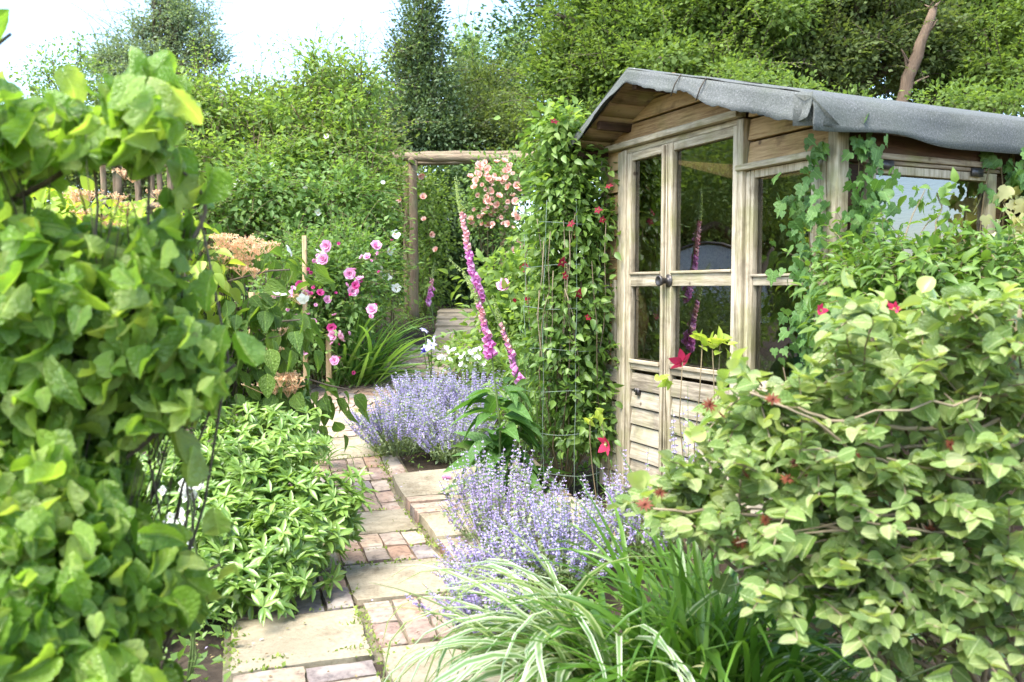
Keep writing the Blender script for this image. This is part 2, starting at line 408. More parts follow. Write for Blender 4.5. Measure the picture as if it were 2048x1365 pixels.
def brickmat():
    m, nt, out = new_mat('old brick')
    g = nt.nodes.new('ShaderNodeNewGeometry'); tc = nt.nodes.new('ShaderNodeTexCoord')
    r = ramp(nt, g.outputs['Random Per Island'], [(0, (.31, .185, .125)), (.2, (.38, .29, .205)), (.4, (.22, .185, .18)), (.55, (.38, .25, .175)), (.75, (.38, .31, .235)), (.9, (.27, .185, .15)), (1, (.37, .24, .17))])
    n = noise(nt, tc.outputs['Object'], 30, 8, .7)
    c = mixc(nt, .95, r.outputs[0], ramp(nt, n.outputs[0], [(.32, (.4, .37, .35)), (.5, (.95, .93, .9)), (.7, (1.2, 1.17, 1.12))]).outputs[0], 'MULTIPLY')
    n2 = noise(nt, tc.outputs['Object'], 6, 5)
    c = mixc(nt, mth(nt, 'MULTIPLY', ramp(nt, n2.outputs[0], [(.5, (0, 0, 0)), (.65, (1, 1, 1))]).outputs[0], .5), c, (.50, .45, .36))
    pb = nt.nodes.new('ShaderNodeBsdfPrincipled'); L(nt, c, pb.inputs[0]); pb.inputs['Roughness'].default_value = .85
    b = nt.nodes.new('ShaderNodeBump'); b.inputs['Strength'].default_value = .6; b.inputs['Distance'].default_value = .006
    L(nt, n.outputs[0], b.inputs['Height']); L(nt, b.outputs[0], pb.inputs['Normal']); L(nt, pb.outputs[0], out.inputs[0])
    return m
M['brick'] = brickmat()
M['joint'] = roughmat('sandy joint', (.10, .085, .055), (.27, .23, .15), 22, .95, .8, c3=(.10, .13, .03), isl=0, bd=.01)
M['moss'] = leafmat('moss', [(.07, .12, .02), (.16, .24, .04), (.24, .30, .06)], .2, .8)
GREY = ((.25, .20, .125), (.53, .455, .33))
M['wz'] = woodmat('weathered upright timber', 2, *GREY)
M['wx'] = woodmat('weathered rail timber', 0, *GREY)
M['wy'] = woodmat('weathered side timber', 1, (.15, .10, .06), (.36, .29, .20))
M['gab'] = woodmat('golden brown boarding', 0, (.20, .115, .05), (.46, .31, .155), .25, .45)
M['low'] = woodmat('grey door boarding', 0, (.19, .155, .11), (.43, .375, .28), .35, .4)
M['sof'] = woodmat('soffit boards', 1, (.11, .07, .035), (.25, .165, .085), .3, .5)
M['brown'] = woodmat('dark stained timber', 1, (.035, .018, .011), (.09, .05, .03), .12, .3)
M['log'] = roughmat('rustic pole bark', (.09, .06, .035), (.32, .235, .15), 11, .9, 1.0, c3=(.20, .20, .11), stretch=(4, 4, .6), bd=.02, isl=.2)
M['logx'] = roughmat('rustic rail bark', (.10, .07, .04), (.36, .275, .185), 11, .9, 1.0, c3=(.20, .20, .11), stretch=(.6, 4, 4), bd=.02, isl=.2)
M['stake'] = woodmat('sawn stake timber', 2, (.33, .22, .11), (.58, .42, .24), .1, .2)
M['bark'] = roughmat('bark', (.045, .034, .024), (.15, .12, .085), 14, .9, .7, stretch=(2, 2, .6), bd=.015)
M['palebark'] = roughmat('pale twig bark', (.15, .11, .07), (.34, .27, .18), 20, .8, .5, bd=.006)
M['deadbark'] = roughmat('dead trunk bark', (.09, .06, .04), (.26, .185, .125), 7, .9, 1., stretch=(3, 3, .5), bd=.05)
M['gstem'] = leafmat('green stem', [(.07, .11, .03), (.12, .17, .05)], .05, .5)
M['vine'] = leafmat('vine stem', [(.10, .08, .04), (.16, .12, .06)], .0, .7)
M['dark'] = roughmat('shed interior', (.03, .025, .02), (.07, .055, .04), 6, .9, .2)
M['metal'] = roughmat('dark bronze', (.05, .045, .042), (.11, .10, .095), 30, .42, .15, metal=.7, bd=.002)
M['wire'] = roughmat('pale green coated wire', (.16, .22, .17), (.28, .35, .29), 30, .5, .1, bd=.001)
M['net'] = leafmat('green netting', [(.02, .13, .11), (.03, .20, .17)], .3, .5, trcol=(1.2, 1.2, 1.2))
M['cane'] = roughmat('pale net rim', (.35, .42, .36), (.5, .55, .48), 20, .6, .1, bd=.001)
def felt():
    m, nt, out = new_mat('mineral roofing felt')
    tc = nt.nodes.new('ShaderNodeTexCoord')
    n = noise(nt, tc.outputs['Object'], 130, 4, .8); n2 = noise(nt, tc.outputs['Object'], 5, 6)
    c = ramp(nt, n.outputs[0], [(.3, (.05, .055, .05)), (.55, (.118, .124, .117)), (.75, (.25, .255, .24))]).outputs[0]
    c = mixc(nt, mth(nt, 'MULTIPLY', ramp(nt, n2.outputs[0], [(.42, (0, 0, 0)), (.7, (1, 1, 1))]).outputs[0], .45), c, (.085, .10, .07))
    n3 = noise(nt, tc.outputs['Object'], 11, 2)
    c = mixc(nt, ramp(nt, n3.outputs[0], [(.74, (0, 0, 0)), (.77, (.6, .6, .6))]).outputs[0], c, (.5, .5, .47))
    pb = nt.nodes.new('ShaderNodeBsdfPrincipled'); L(nt, c, pb.inputs[0]); pb.inputs['Roughness'].default_value = .85
    b = nt.nodes.new('ShaderNodeBump'); b.inputs['Strength'].default_value = .8; b.inputs['Distance'].default_value = .004
    L(nt, n.outputs[0], b.inputs['Height']); L(nt, b.outputs[0], pb.inputs['Normal']); L(nt, pb.outputs[0], out.inputs[0])
    return m
M['felt'] = felt()
def glass():
    m, nt, out = new_mat('window glass')
    fr = nt.nodes.new('ShaderNodeFresnel'); fr.inputs[0].default_value = 2.6
    tr = nt.nodes.new('ShaderNodeBsdfTransparent'); tr.inputs[0].default_value = (.82, .86, .83, 1)
    gl = nt.nodes.new('ShaderNodeBsdfGlossy'); gl.inputs['Roughness'].default_value = .015; gl.inputs[0].default_value = (.95, .97, 1, 1)
    mx = nt.nodes.new('ShaderNodeMixShader'); L(nt, fr.outputs[0], mx.inputs[0]); L(nt, tr.outputs[0], mx.inputs[1]); L(nt, gl.outputs[0], mx.inputs[2])
    L(nt, mx.outputs[0], out.inputs[0])
    return m
M['glass'] = glass()
M['litter'] = petalmat('dry leaf bits', [(.12, .07, .03), (.22, .14, .06), (.10, .13, .03), (.34, .26, .12), (.46, .40, .60)], .1, .8)
# foliage
M['haz'] = leafmat('broad crinkled leaf', [(.06, .15, .02), (.11, .23, .03), (.16, .30, .04), (.21, .36, .05), (.27, .41, .07), (.36, .46, .13), (.28, .34, .09)], .46, .3, vein=.55, yellow=(.24, .35, .055), spec=.75)
M['vib'] = leafmat('ribbed drooping leaf', [(.05, .13, .025), (.09, .18, .035), (.16, .26, .04)], .42, .4, vein=1, yellow=(.20, .28, .05))
M['cho'] = leafmat('glossy rosette leaf', [(.09, .19, .03), (.17, .29, .05), (.30, .42, .11)], .3, .3, yellow=(.25, .36, .09), spec=.6)
M['rnd'] = leafmat('round olive leaf', [(.07, .145, .028), (.11, .20, .04), (.16, .265, .055), (.23, .335, .085), (.33, .40, .15), (.40, .44, .22)], .34, .3, vein=.5, back=(.30, .37, .17), yellow=(.26, .34, .08), spec=.8)
M['rose'] = leafmat('rose leaf', [(.06, .13, .033), (.11, .195, .05), (.17, .26, .075)], .4, .5, spec=.3)
M['ramb'] = leafmat('bright rambler leaf', [(.10, .185, .048), (.17, .27, .068), (.26, .36, .105)], .46, .5, spec=.3, yellow=(.22, .29, .07))
M['clem'] = leafmat('clematis leaf', [(.05, .12, .025), (.09, .18, .035), (.16, .26, .05)], .35, .42, yellow=(.24, .34, .07))
M['lime'] = leafmat('lime young leaf', [(.16, .25, .03), (.26, .36, .05), (.36, .42, .08)], .45, .45)
M['tip'] = leafmat('cream tinged young leaf', [(.20, .29, .06), (.28, .36, .09), (.36, .40, .14)], .35, .35, spec=.6)
M['ivy'] = leafmat('ivy leaf', [(.03, .09, .02), (.06, .15, .03), (.12, .22, .05)], .3, .32, vein=.4)
M['vivy'] = leafmat('variegated ivy leaf', [(.16, .22, .05), (.45, .44, .20), (.60, .58, .33), (.22, .30, .07)], .3, .4, yellow=(.55, .55, .25))
M['hedge'] = leafmat('dark hedge leaf', [(.022, .05, .016), (.04, .08, .024), (.065, .11, .035)], .25, .5, spec=.25)
M['holly'] = leafmat('holly leaf', [(.045, .085, .032), (.075, .125, .05), (.12, .165, .075)], .25, .4, spec=.35)
M['birch'] = leafmat('far tree leaf', [(.10, .15, .085), (.15, .21, .125), (.21, .27, .175)], .35, .5)
M['ash'] = leafmat('pale feathery leaf', [(.10, .17, .07), (.16, .24, .09), (.22, .30, .12)], .45, .5)
M['haw'] = leafmat('hawthorn leaf', [(.07, .125, .032), (.115, .19, .046), (.17, .25, .066)], .42, .6, spec=.2, yellow=(.20, .26, .06))
M['hawd'] = leafmat('dull hawthorn leaf', [(.065, .105, .035), (.10, .15, .05), (.145, .195, .07)], .4, .6, spec=.2, yellow=(.14, .16, .06))
M['cat'] = leafmat('catmint leaf', [(.14, .20, .09), (.20, .27, .13), (.27, .33, .17)], .3, .6)
M['catf'] = petalmat('catmint flower', [(.44, .36, .66), (.56, .48, .76), (.68, .61, .83)])
M['catd'] = petalmat('deep catmint flower', [(.46, .35, .64), (.57, .46, .74), (.69, .59, .82)])
M['iris'] = leafmat('sword leaf', [(.06, .15, .03), (.10, .21, .04), (.18, .29, .07)], .35, .35)
M['blade'] = leafmat('dark strap leaf', [(.035, .10, .015), (.06, .16, .02), (.12, .24, .03)], .35, .32, spec=.6, yellow=(.16, .28, .03))
M['pale'] = leafmat('silver green strap leaf', [(.10, .21, .05), (.16, .28, .08), (.30, .40, .18)], .3, .3, stripe=(.62, .66, .50), yellow=(.30, .40, .20), spec=.7)
M['fox'] = leafmat('foxglove leaf', [(.05, .13, .03), (.09, .19, .04)], .35, .45, vein=.8)
M['foxb'] = petalmat('foxglove bell', [(.70, .20, .52), (.78, .34, .64), (.84, .50, .73)], .35)
M['foxp'] = petalmat('foxglove peach bell', [(.82, .42, .46), (.86, .56, .54)], .35)
M['bud'] = leafmat('green bud', [(.25, .33, .12), (.38, .44, .20)], .3, .5)
M['pink'] = petalmat('pink rose petal', [(.78, .30, .54), (.86, .48, .68), (.90, .66, .78)])
M['deep'] = petalmat('deep pink rose petal', [(.60, .06, .26), (.72, .14, .38)])
M['peach'] = petalmat('peach rose petal', [(.90, .48, .38), (.93, .64, .54), (.94, .74, .66)])
M['white'] = petalmat('white petal', [(.80, .80, .74), (.86, .86, .80)])
M['red'] = petalmat('dark red clematis petal', [(.15, .008, .02), (.26, .015, .035)], .15)
M['scar'] = petalmat('crimson petal', [(.48, .02, .07), (.62, .05, .12)], .3)
M['rust'] = petalmat('rust red flower', [(.11, .03, .015), (.19, .055, .03)], .1)
M['orange'] = petalmat('orange seed head', [(.86, .48, .26), (.90, .60, .38), (.86, .68, .42)], .4)
M['violet'] = petalmat('pale violet petal', [(.48, .46, .78), (.62, .60, .84)])
M['inky'] = petalmat('indigo petal', [(.06, .05, .34), (.12, .09, .45)])

# ------------------------------------------------------------------ world, sun, camera
W = bpy.data.worlds.new('World'); scene.world = W; W.use_nodes = True
nt = W.node_tree; bg = nt.nodes['Background']
sky = nt.nodes.new('ShaderNodeTexSky'); sky.sky_type = 'NISHITA'; sky.sun_disc = False
SUN_EL, SUN_AZ = radians(60), radians(-138)      # azimuth from +Y towards +X
sky.sun_elevation = SUN_EL; sky.sun_rotation = SUN_AZ
sky.air_density = 1.0; sky.dust_density = 1.0; sky.ozone_density = 1.0
nt.links.new(sky.outputs[0], bg.inputs[0]); bg.inputs[1].default_value = .125
sd = bpy.data.lights.new('sun', 'SUN'); sd.energy = 2.15; sd.angle = radians(42); sd.color = (1, .955, .88)
so = bpy.data.objects.new('sun', sd); COL.objects.link(so)
from mathutils import Vector
dsun = Vector((sin(SUN_AZ) * cos(SUN_EL), cos(SUN_AZ) * cos(SUN_EL), sin(SUN_EL)))
so.rotation_euler = dsun.to_track_quat('Z', 'Y').to_euler()
cd = bpy.data.cameras.new('camera'); cd.sensor_width = 36; cd.lens = CF / 2048 * 36; cd.clip_end = 2000; cd.clip_start = .05
co = bpy.data.objects.new('camera', cd); COL.objects.link(co); co.location = (0, 0, CH); co.rotation_euler = (pi / 2 - TH, 0, 0)
cd.dof.use_dof = True; cd.dof.focus_distance = 4.9; cd.dof.aperture_fstop = 4.2
scene.camera = co
scene.view_settings.view_transform = 'Standard'; scene.view_settings.look = 'None'
scene.view_settings.exposure = 2.35; scene.view_settings.gamma = 1; scene.view_settings.use_curve_mapping = False
cy = scene.cycles
cy.max_bounces = 7; cy.diffuse_bounces = 4; cy.glossy_bounces = 3; cy.transmission_bounces = 4; cy.transparent_max_bounces = 8
cy.caustics_reflective = False; cy.caustics_refractive = False
cy.use_denoising = True

# ------------------------------------------------------------------ ground
g = Geo()
ys = np.concatenate([np.linspace(-6, 18, 97), np.geomspace(19, 600, 30)])
xs = np.concatenate([-np.geomspace(600, 10, 20), np.linspace(-9.5, 9.5, 77), np.geomspace(10, 600, 20)])
X, Y = np.meshgrid(xs, ys)
Zg = gh(X, Y) - .03 + .012 * np.sin(X * 9) * np.sin(Y * 8 + X * 3)
g.grid(np.stack([X, Y, Zg], -1))
tag(part('ground', g, M['soil'], smooth=True), 'dark garden soil under the planting', 'ground', kind='structure')

# ------------------------------------------------------------------ path
PO = np.array([-.42, 2.73]); EV = np.array([-.30, .954]); EU = np.array([.954, .30])
def uvp(u, v): return PO + EU * u + EV * v
def slab_quad(g, c4, top, th, jit=.004, n=4, wear=.006):
    """a slab with a slightly uneven top; c4 the four corners in plan, counter-clockwise"""
    c4 = np.asarray(c4, float); G = np.zeros((n + 1, n + 1, 3))
    for i in range(n + 1):
        for j in range(n + 1):
            a, b = i / n, j / n
            p = (c4[0] * (1 - a) + c4[1] * a) * (1 - b) + (c4[3] * (1 - a) + c4[2] * a) * b
            e = 1 if i in (0, n) or j in (0, n) else 0
            p = p + RS.uniform(-jit, jit, 2) * e
            G[j, i] = (p[0], p[1], float(gh(p[0], p[1])) + top + RS.uniform(-.002, .002) - (wear if e else 0))
    g.grid(G)
    ring = [G[0, i] for i in range(n + 1)] + [G[j, n] for j in range(1, n + 1)] + [G[n, i] for i in range(n - 1, -1, -1)] + [G[j, 0] for j in range(n - 1, 0, -1)]
    ring = np.array(ring); lo = ring.copy(); lo[:, 2] -= th; m = len(ring)
    f = []
    for k in range(m): f += [k, m + k, m + (k + 1) % m, (k + 1) % m]
    g.raw(np.concatenate([ring, lo]), f, [4] * m)
def brick_row(g, f, u0, u1, v0, v1, nu, nv, top=.004, th=.06, gap=.012):
    for i in range(nu):
        for j in range(nv):
            a0 = u0 + (u1 - u0) * i / nu + gap / 2; a1 = u0 + (u1 - u0) * (i + 1) / nu - gap / 2
            b0 = v0 + (v1 - v0) * j / nv + gap / 2; b1 = v0 + (v1 - v0) * (j + 1) / nv - gap / 2
            if nu > 1: 
                s = RS.uniform(-.006, .006); b0 += s; b1 += s
            slab_quad(g, [f(a0, b0), f(a1, b0), f(a1, b1), f(a0, b1)], top + RS.uniform(-.006, .006), th, .004, 3, .006)
path = tag(bpy.data.objects.new('path', None), 'path of pale stone slabs and old bricks between the borders', 'path', kind='structure'); COL.objects.link(path)
path.location = (PO[0], PO[1], 0)
slabs = [(-.47, -.012, .15, .60), (.02, .48, -.27, .20), (0, .45, .68, 1.13), (-.47, -.012, 1.11, 1.57), (.0, .435, 1.62, 2.05), (.06, .56, 3.10, 3.55), (-.02, .50, 3.86, 4.25), (-.47, -.02, 2.1, 2.55), (-.5, .03, 3.1, 3.55)]
for a, b, c, d in slabs:
    g = Geo(); slab_quad(g, [uvp(a, c), uvp(b, c), uvp(b, d), uvp(a, d)], .006, .06, .006, 5)
    part('paving_slab', g, M['slab'], path)
g = Geo()
for a in [(-.47, -.01, -.28, -.01, 2, 1), (-.47, -.01, .01, .135, 2, 1), (.02, .46, .22, .66, 4, 2), (-.47, -.01, .62, 1.09, 4, 2), (0, .45, 1.15, 1.60, 4, 2),
          (-.47, -.02, 1.59, 2.08, 4, 2), (.0, .44, 2.07, 2.62, 4, 3), (-.47, .58, 2.64, 3.08, 9, 2), (-.47, .58, 3.57, 3.84, 5, 2), (-.47, -.03, 3.86, 4.25, 4, 2), (-.47, -.02, 2.57, 2.63, 2, 1)]:
    brick_row(g, uvp, *a)
CURVE = [(uvp(.05, 4.28)[0], uvp(.05, 4.28)[1]), (-1.62, 7.15), (-1.42, 7.75), (-1.1, 8.4), (-.82, 8.95), (-.66, 9.38)]
cp = np.array(CURVE); seg = np.linalg.norm(np.diff(cp, axis=0), axis=1); cum = np.concatenate([[0], np.cumsum(seg)])
def cpt(u, v):
    p = np.array([np.interp(v, cum, cp[:, 0]), np.interp(v, cum, cp[:, 1])])
    q = np.array([np.interp(min(v + .25, cum[-1]), cum, cp[:, 0]), np.interp(min(v + .25, cum[-1]), cum, cp[:, 1])]); r0 = np.array([np.interp(max(v - .25, 0), cum, cp[:, 0]), np.interp(max(v - .25, 0), cum, cp[:, 1])])
    t = (q - r0) / np.linalg.norm(q - r0)
    return p + np.array([t[1], -t[0]]) * u
nr = int(cum[-1] / .112)
for k in range(nr):
    o = .105 * (k % 2); w = .56 - .2 * k / nr
    us = np.arange(-w + o, w - .1 + o, .218)
    for u in us: brick_row(g, cpt, u, u + .218, k * .112, (k + 1) * .112, 1, 1)
part('brick_paving', g, M['brick'], path)
g = Geo()   # sandy bed in the joints
bed = [uvp(-.5, -1.2), uvp(.62, -1.2), uvp(.6, 4.3)] + [cpt(.56, v) for v in np.linspace(.2, cum[-1], 10)] + [cpt(-.56, v) for v in np.linspace(cum[-1], .2, 10)] + [uvp(-.5, 4.3)]
Lft = [uvp(-.5, v) for v in np.linspace(-1.2, 4.28, 16)] + [cpt(-.55, v) for v in np.linspace(.15, cum[-1], 14)]
Rgt = [uvp(.6, v) for v in np.linspace(-1.2, 4.28, 16)] + [cpt(.5, v) for v in np.linspace(.15, cum[-1], 14)]
G = np.array([[l * (1 - a) + r * a for a in np.linspace(0, 1, 6)] for l, r in zip(Lft, Rgt)])
g.grid(np.concatenate([G, (gh(G[..., 0], G[..., 1]) - .024)[..., None]], -1))
part('joint_bed', g, M['joint'], path, smooth=True)
# raised terrace in front of the shed
terr = tag(bpy.data.objects.new('terrace', None), 'low raised paving of slabs and bricks by the catmint', 'paving', kind='structure'); COL.objects.link(terr); terr.location = (*uvp(.46, 1.2), 0)
for a, b, c, d in [(.47, .93, 1.30, 1.74), (.46, .95, 2.14, 2.56), (.95, 1.4, 2.14, 2.56), (.95, 1.4, 1.3, 1.74)]:
    g = Geo(); slab_quad(g, [uvp(a, c), uvp(b, c), uvp(b, d), uvp(a, d)], .055, .10, .006, 5); part('paving_slab', g, M['slab'], terr)
g = Geo(); brick_row(g, uvp, .46, 1.4, 1.76, 2.12, 4, 3, .052, .10); brick_row(g, uvp, .47, 1.4, .95, 1.28, 8, 1, .05, .1)
part('brick_paving', g, M['brick'], terr)
# steps beyond
st = tag(bpy.data.objects.new('steps', None), 'grey stone steps climbing to the dark hedge', 'steps', kind='structure'); COL.objects.link(st); st.location = (-.63, 9.4, .6)
def flat_slab(g, x0, x1, y0, y1, z0, z1, th):
    n = 5; G = np.zeros((n, n, 3))
    for j in range(n):
        for i in range(n):
            G[j, i] = (x0 + (x1 - x0) * i / (n - 1) + RS.uniform(-.006, .006), y0 + (y1 - y0) * j / (n - 1) + RS.uniform(-.006, .006), z0 + (z1 - z0) * j / (n - 1) + RS.uniform(-.003, .003))
    g.grid(G); ring = np.array([G[0, i] for i in range(n)] + [G[j, n - 1] for j in range(1, n)] + [G[n - 1, i] for i in range(n - 2, -1, -1)] + [G[j, 0] for j in range(n - 2, 0, -1)])
    lo = ring.copy(); lo[:, 2] -= th; m = len(ring); f = []
    for k in range(m): f += [k, m + k, m + (k + 1) % m, (k + 1) % m]
    g.raw(np.concatenate([ring, lo]), f, [4] * m)
for y0, y1, z0, z1, x0, x1 in [(9.40, 10.0, .715, .80, -.87, -.36), (10.02, 10.42, .825, .87, -.90, -.38), (10.44, 10.86, .895, .935, -.92, -.42), (10.9, 11.3, .955, .985, -.95, -.44)]:
    g = Geo(); flat_slab(g, x0, x1, y0, y1, z0, z1, .2); part('step_slab', g, M['step'], st)

# ------------------------------------------------------------------ shed (built in its own axes: x along the front, y into it, z up)
SA = radians(24.8); SEX = np.array([sin(SA), -cos(SA), 0]); SEY = np.array([cos(SA), sin(SA), 0]); SO = np.array([.67, 4.85, 0])
def sw(x, y, z): return SO + SEX * x + SEY * y + np.array([0, 0, z])
shed = thing('garden_shed', 'weathered timber summerhouse with grey felt roof and glazed double doors', 'shed', SO)
shed.rotation_euler = (0, 0, math.atan2(SEX[1], SEX[0]))
XL, XR, DP = -.29, 1.52, 2.0
AX, AZ = .34, 2.36       # apex
ELX, ELZ, ERX, ERZ = -.30, 2.065, 1.60, 1.985
OV = -.24
def roofz(x): return AZ - (AX - x) * (AZ - ELZ) / (AX - ELX) if x < AX else AZ - (x - AX) * (AZ - ERZ) / (ERX - AX)
def sp(name, g, mat, parent=shed, **k): return part(name, g, mat, parent, local=True, **k)
def boards(g, x0, x1, z0, z1, h=.105, y=0., th=.018, top=None, axis='x'):
    """ship-lap boards one above the other"""
    z = z0
    while z < z1 - .015:
        zt = min(z + h - .009, z1)
        j = RS.uniform(-.003, .003)
        if top is None: 
            if axis == 'x': poly = [(x0, z), (x1, z), (x1, zt), (x0, zt)]
            else: poly = [(x0, z), (x1, z), (x1, zt), (x0, zt)]
        else:
            # clip against the roof line
            def rng(zz):
                xa = max(x0, AX - (AZ - zz) * (AX - ELX) / (AZ - ELZ)) if zz > ELZ else x0
                xb = min(x1, AX + (AZ - zz) * (ERX - AX) / (AZ - ERZ)) if zz > ERZ else x1
                return xa, xb
            dz = .035
            a = rng(z + dz); b = rng(zt + dz)
            if a[1] - a[0] < .03: z += h; continue
            if b[1] - b[0] < .01: b = ((a[0] + a[1]) / 2 - .005, (a[0] + a[1]) / 2 + .005)
            poly = [(a[0], z), (a[1], z), (b[1], zt), (b[0], zt)]
        if axis == 'x':
            v = [(p[0], y + (.012 if q == 0 else 0) * 0 - (.014 if p[1] == z else 0) + j, p[1]) for q, p in enumerate(poly)] + [(p[0], y + th, p[1]) for p in poly]
        else:
            v = [(y + (.008 if p[1] == z else 0) + j, p[0], p[1]) for p in poly] + [(y - th, p[0], p[1]) for p in poly]
        g.raw(v, [0, 1, 2, 3, 7, 6, 5, 4, 0, 4, 5, 1, 1, 5, 6, 2, 2, 6, 7, 3, 3, 7, 4, 0], [4] * 6)
        z += h
g = Geo(); boards(g, XL, .95, 2.07, 2.40, .1, .0, top=1); boards(g, .985, XR - .03, 1.815, 2.2, .105, .0, top=1)
boards(g, XL, -.12, 1.30, 2.065, .125, .0); sp('gable_boarding', g, M['gab'], bevel=.002)
for q in ((XL, -.06, .08, .80), (.985, XR - .03, .08, .79)):
    g = Geo(); boards(g, *q, .105, .0); sp('lower_boarding', g, M['low'], bevel=.002)
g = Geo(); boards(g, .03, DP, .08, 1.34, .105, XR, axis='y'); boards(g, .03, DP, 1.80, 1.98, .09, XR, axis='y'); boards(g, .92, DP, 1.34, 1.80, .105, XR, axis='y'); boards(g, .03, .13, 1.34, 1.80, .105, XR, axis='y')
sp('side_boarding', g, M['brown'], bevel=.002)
g = Geo(); g.box(XL, XL + .02, .02, DP, .08, 2.03); g.box(XL + .02, XR - .02, DP - .02, DP, .08, 1.98); g.prism([(XL + .02, 1.98), (XR - .02, 1.98), (AX, 2.3)], DP - .02, DP - .001, 1)
sp('rear_wall', g, M['gab'])
g = Geo(); g.box(XL, XR, .005, DP, .02, .1); sp('floor', g, M['dark'])
# posts and trims
for q in ((-.115, -.062, -.022, .03, .08, 2.02), (-.058, -.012, -.034, .03, .08, 2.02), (.932, .978, -.036, .03, .08, 2.02), (.982, 1.008, -.02, .035, .08, 1.78), (1.405, 1.45, -.022, .03, .08, 1.78), (1.452, 1.49, -.03, .03, .08, 1.80), (1.492, 1.545, -.036, .026, .08, 1.95), (XL - .01, XL + .035, -.024, .02, .08, 2.04), (-.18, -.14, -.018, .02, .80, 1.30)):
    g = Geo(); g.box(*q); sp('post', g, M['wz'], bevel=0.004)
for q in ((-.20, .955, -.062, .0, 2.03, 2.062), (.94, 1.47, -.05, .0, 1.785, 1.812), (-.05, .93, -.02, .02, 2.0, 2.028), (.96, 1.50, -.03, .02, .77, .80)):
    g = Geo(); g.box(*q); sp('trim_moulding', g, M['wx'], bevel=0.004)
# doors
def leaf(x0, x1, sl, sr, handle):
    zt, zb = 1.998, .12
    g = Geo(); g.box(x0, x0 + sl, -.028, .012, zb, zt); g.box(x1 - sr, x1, -.028, .012, zb, zt)
    d = sp('door', g, M['wz'], bevel=.003)
    a, b = x0 + sl + .001, x1 - sr - .001
    for q in ((a, b, -.024, .010, 1.955, zt), (a, b, -.026, .010, 1.262, 1.325), (a - .003, b + .003, -.036, -.02, 1.3255, 1.340), (a, b, -.024, .01, .80, .8355), (a - .003, b + .003, -.038, -.02, .836, .858), (a, b, -.024, .01, zb, .2)):
        g = Geo(); g.box(*q); sp('rail', g, M['wx'], d, bevel=.003)
    g = Geo(); boards(g, a, b, .2, .80, .098, -.012); sp('lower_panel', g, M['low'], d, bevel=.002)
    for z0, z1 in ((1.338, 1.957), (.856, 1.264)):
        g = Geo(); g.raw([(a, 0, z0), (b, 0, z0), (b, 0, z1), (a, 0, z1)], [0, 1, 2, 3], [4]); sp('pane', g, M['glass'], d)
    return d
leaf(-.008, .366, .044, .042, 0); d2 = leaf(.372, .928, .052, .03, 1)
g = Geo(); g.box(.352, .372, -.046, -.029, .12, 1.99); g.box(.377, .386, -.036, -.029, .12, 1.99); sp('cover_strip', g, M['wz'], d2, bevel=.003)
def lathe(g, c, ax, prof, sides=16):
    ax = np.asarray(ax, float); ax /= np.linalg.norm(ax); r = np.array([0, 0, 1.0]) if abs(ax[2]) < .9 else np.array([1.0, 0, 0])
    a = nrmz(np.cross(ax, r)); b = np.cross(ax, a); th = np.linspace(0, 2 * pi, sides + 1)
    G = np.array([[c + ax * h + (a * cos(t) + b * sin(t)) * rr for t in th] for h, rr in prof]); g.grid(G)
g = Geo(); lathe(g, np.array([.40, -.027, 1.29]), (0, -1, 0), [(0, .034), (.006, .034), (.008, .02), (.02, .014), (.035, .016), (.05, .026), (.06, .029), (.066, .026), (.066, .021), (.058, .016), (.058, 0)])
sp('door_knob', g, M['metal'], d2, smooth=True)
g = Geo(); g.box(.10, .128, -.032, -.0125, .66, .70); lathe(g, np.array([.114, -.032, .69]), (0, -1, 0), [(0, .012), (.012, .012), (.012, 0)], 10); sp('latch', g, M['metal'], d2)
# front window beside the door
def window(x0, x1, zs, plane, fw=.03, mid=True):
    """frame and panes; plane 'f' front, 's' side"""
    def bx(g, a0, a1, b0, b1, z0, z1):
        if plane == 'f': g.box(a0, a1, b0, b1, z0, z1)
        else: g.box(XR - b1, XR - b0, a0, a1, z0, z1)
    g = Geo(); bx(g, x0, x0 + fw, -.016, .03, zs[0], zs[-1]); bx(g, x1 - fw, x1, -.016, .03, zs[0], zs[-1]); bx(g, x0 + fw + .001, x1 - fw - .001, -.012, .028, zs[0], zs[0] + .035); bx(g, x0 + fw + .001, x1 - fw - .001, -.012, .028, zs[-1] - .035, zs[-1])
    w = sp('window', g, M['wz'], bevel=.003)
    qs = []
    if len(zs) == 3: qs += [(x0 + fw + .001, x1 - fw - .001, -.012, .028, zs[1] - .022, zs[1] + .0175), (x0 + fw - .004, x1 - fw + .004, -.024, -.01, zs[1] + .018, zs[1] + .03)]
    for q in qs:
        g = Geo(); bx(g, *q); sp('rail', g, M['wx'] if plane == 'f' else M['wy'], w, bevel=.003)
    for i in range(len(zs) - 1):
        g = Geo(); a, b, z0, z1 = x0 + fw - .002, x1 - fw + .002, zs[i] + .015, zs[i + 1] - .015
        if plane == 'f': v = [(a, .012, z0), (b, .012, z0), (b, .012, z1), (a, .012, z1)]
        else: v = [(XR - .012, a, z0), (XR - .012, b, z0), (XR - .012, b, z1), (XR - .012, a, z1)]
        g.raw(v, [0, 1, 2, 3], [4]); sp('pane', g, M['glass'], w)
window(1.01, 1.403, [.80, 1.285, 1.782], 'f', .02)
window(.135, .915, [1.33, 1.755], 's', .05)
for q in ((XR + .0, XR + .03, .11, .93, 1.775, 1.80), (XR, XR + .02, .10, .95, 1.757, 1.773), (XR + .0, XR + .028, .10, .95, 1.295, 1.328)):
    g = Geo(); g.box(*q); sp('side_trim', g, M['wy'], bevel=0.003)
for q in (.2, .74):
    g = Geo(); g.box(XR + .02, XR + .028, q, q + .07, 1.735, 1.772); sp('hinge', g, M['metal'], label='rusty hinge above the side window')
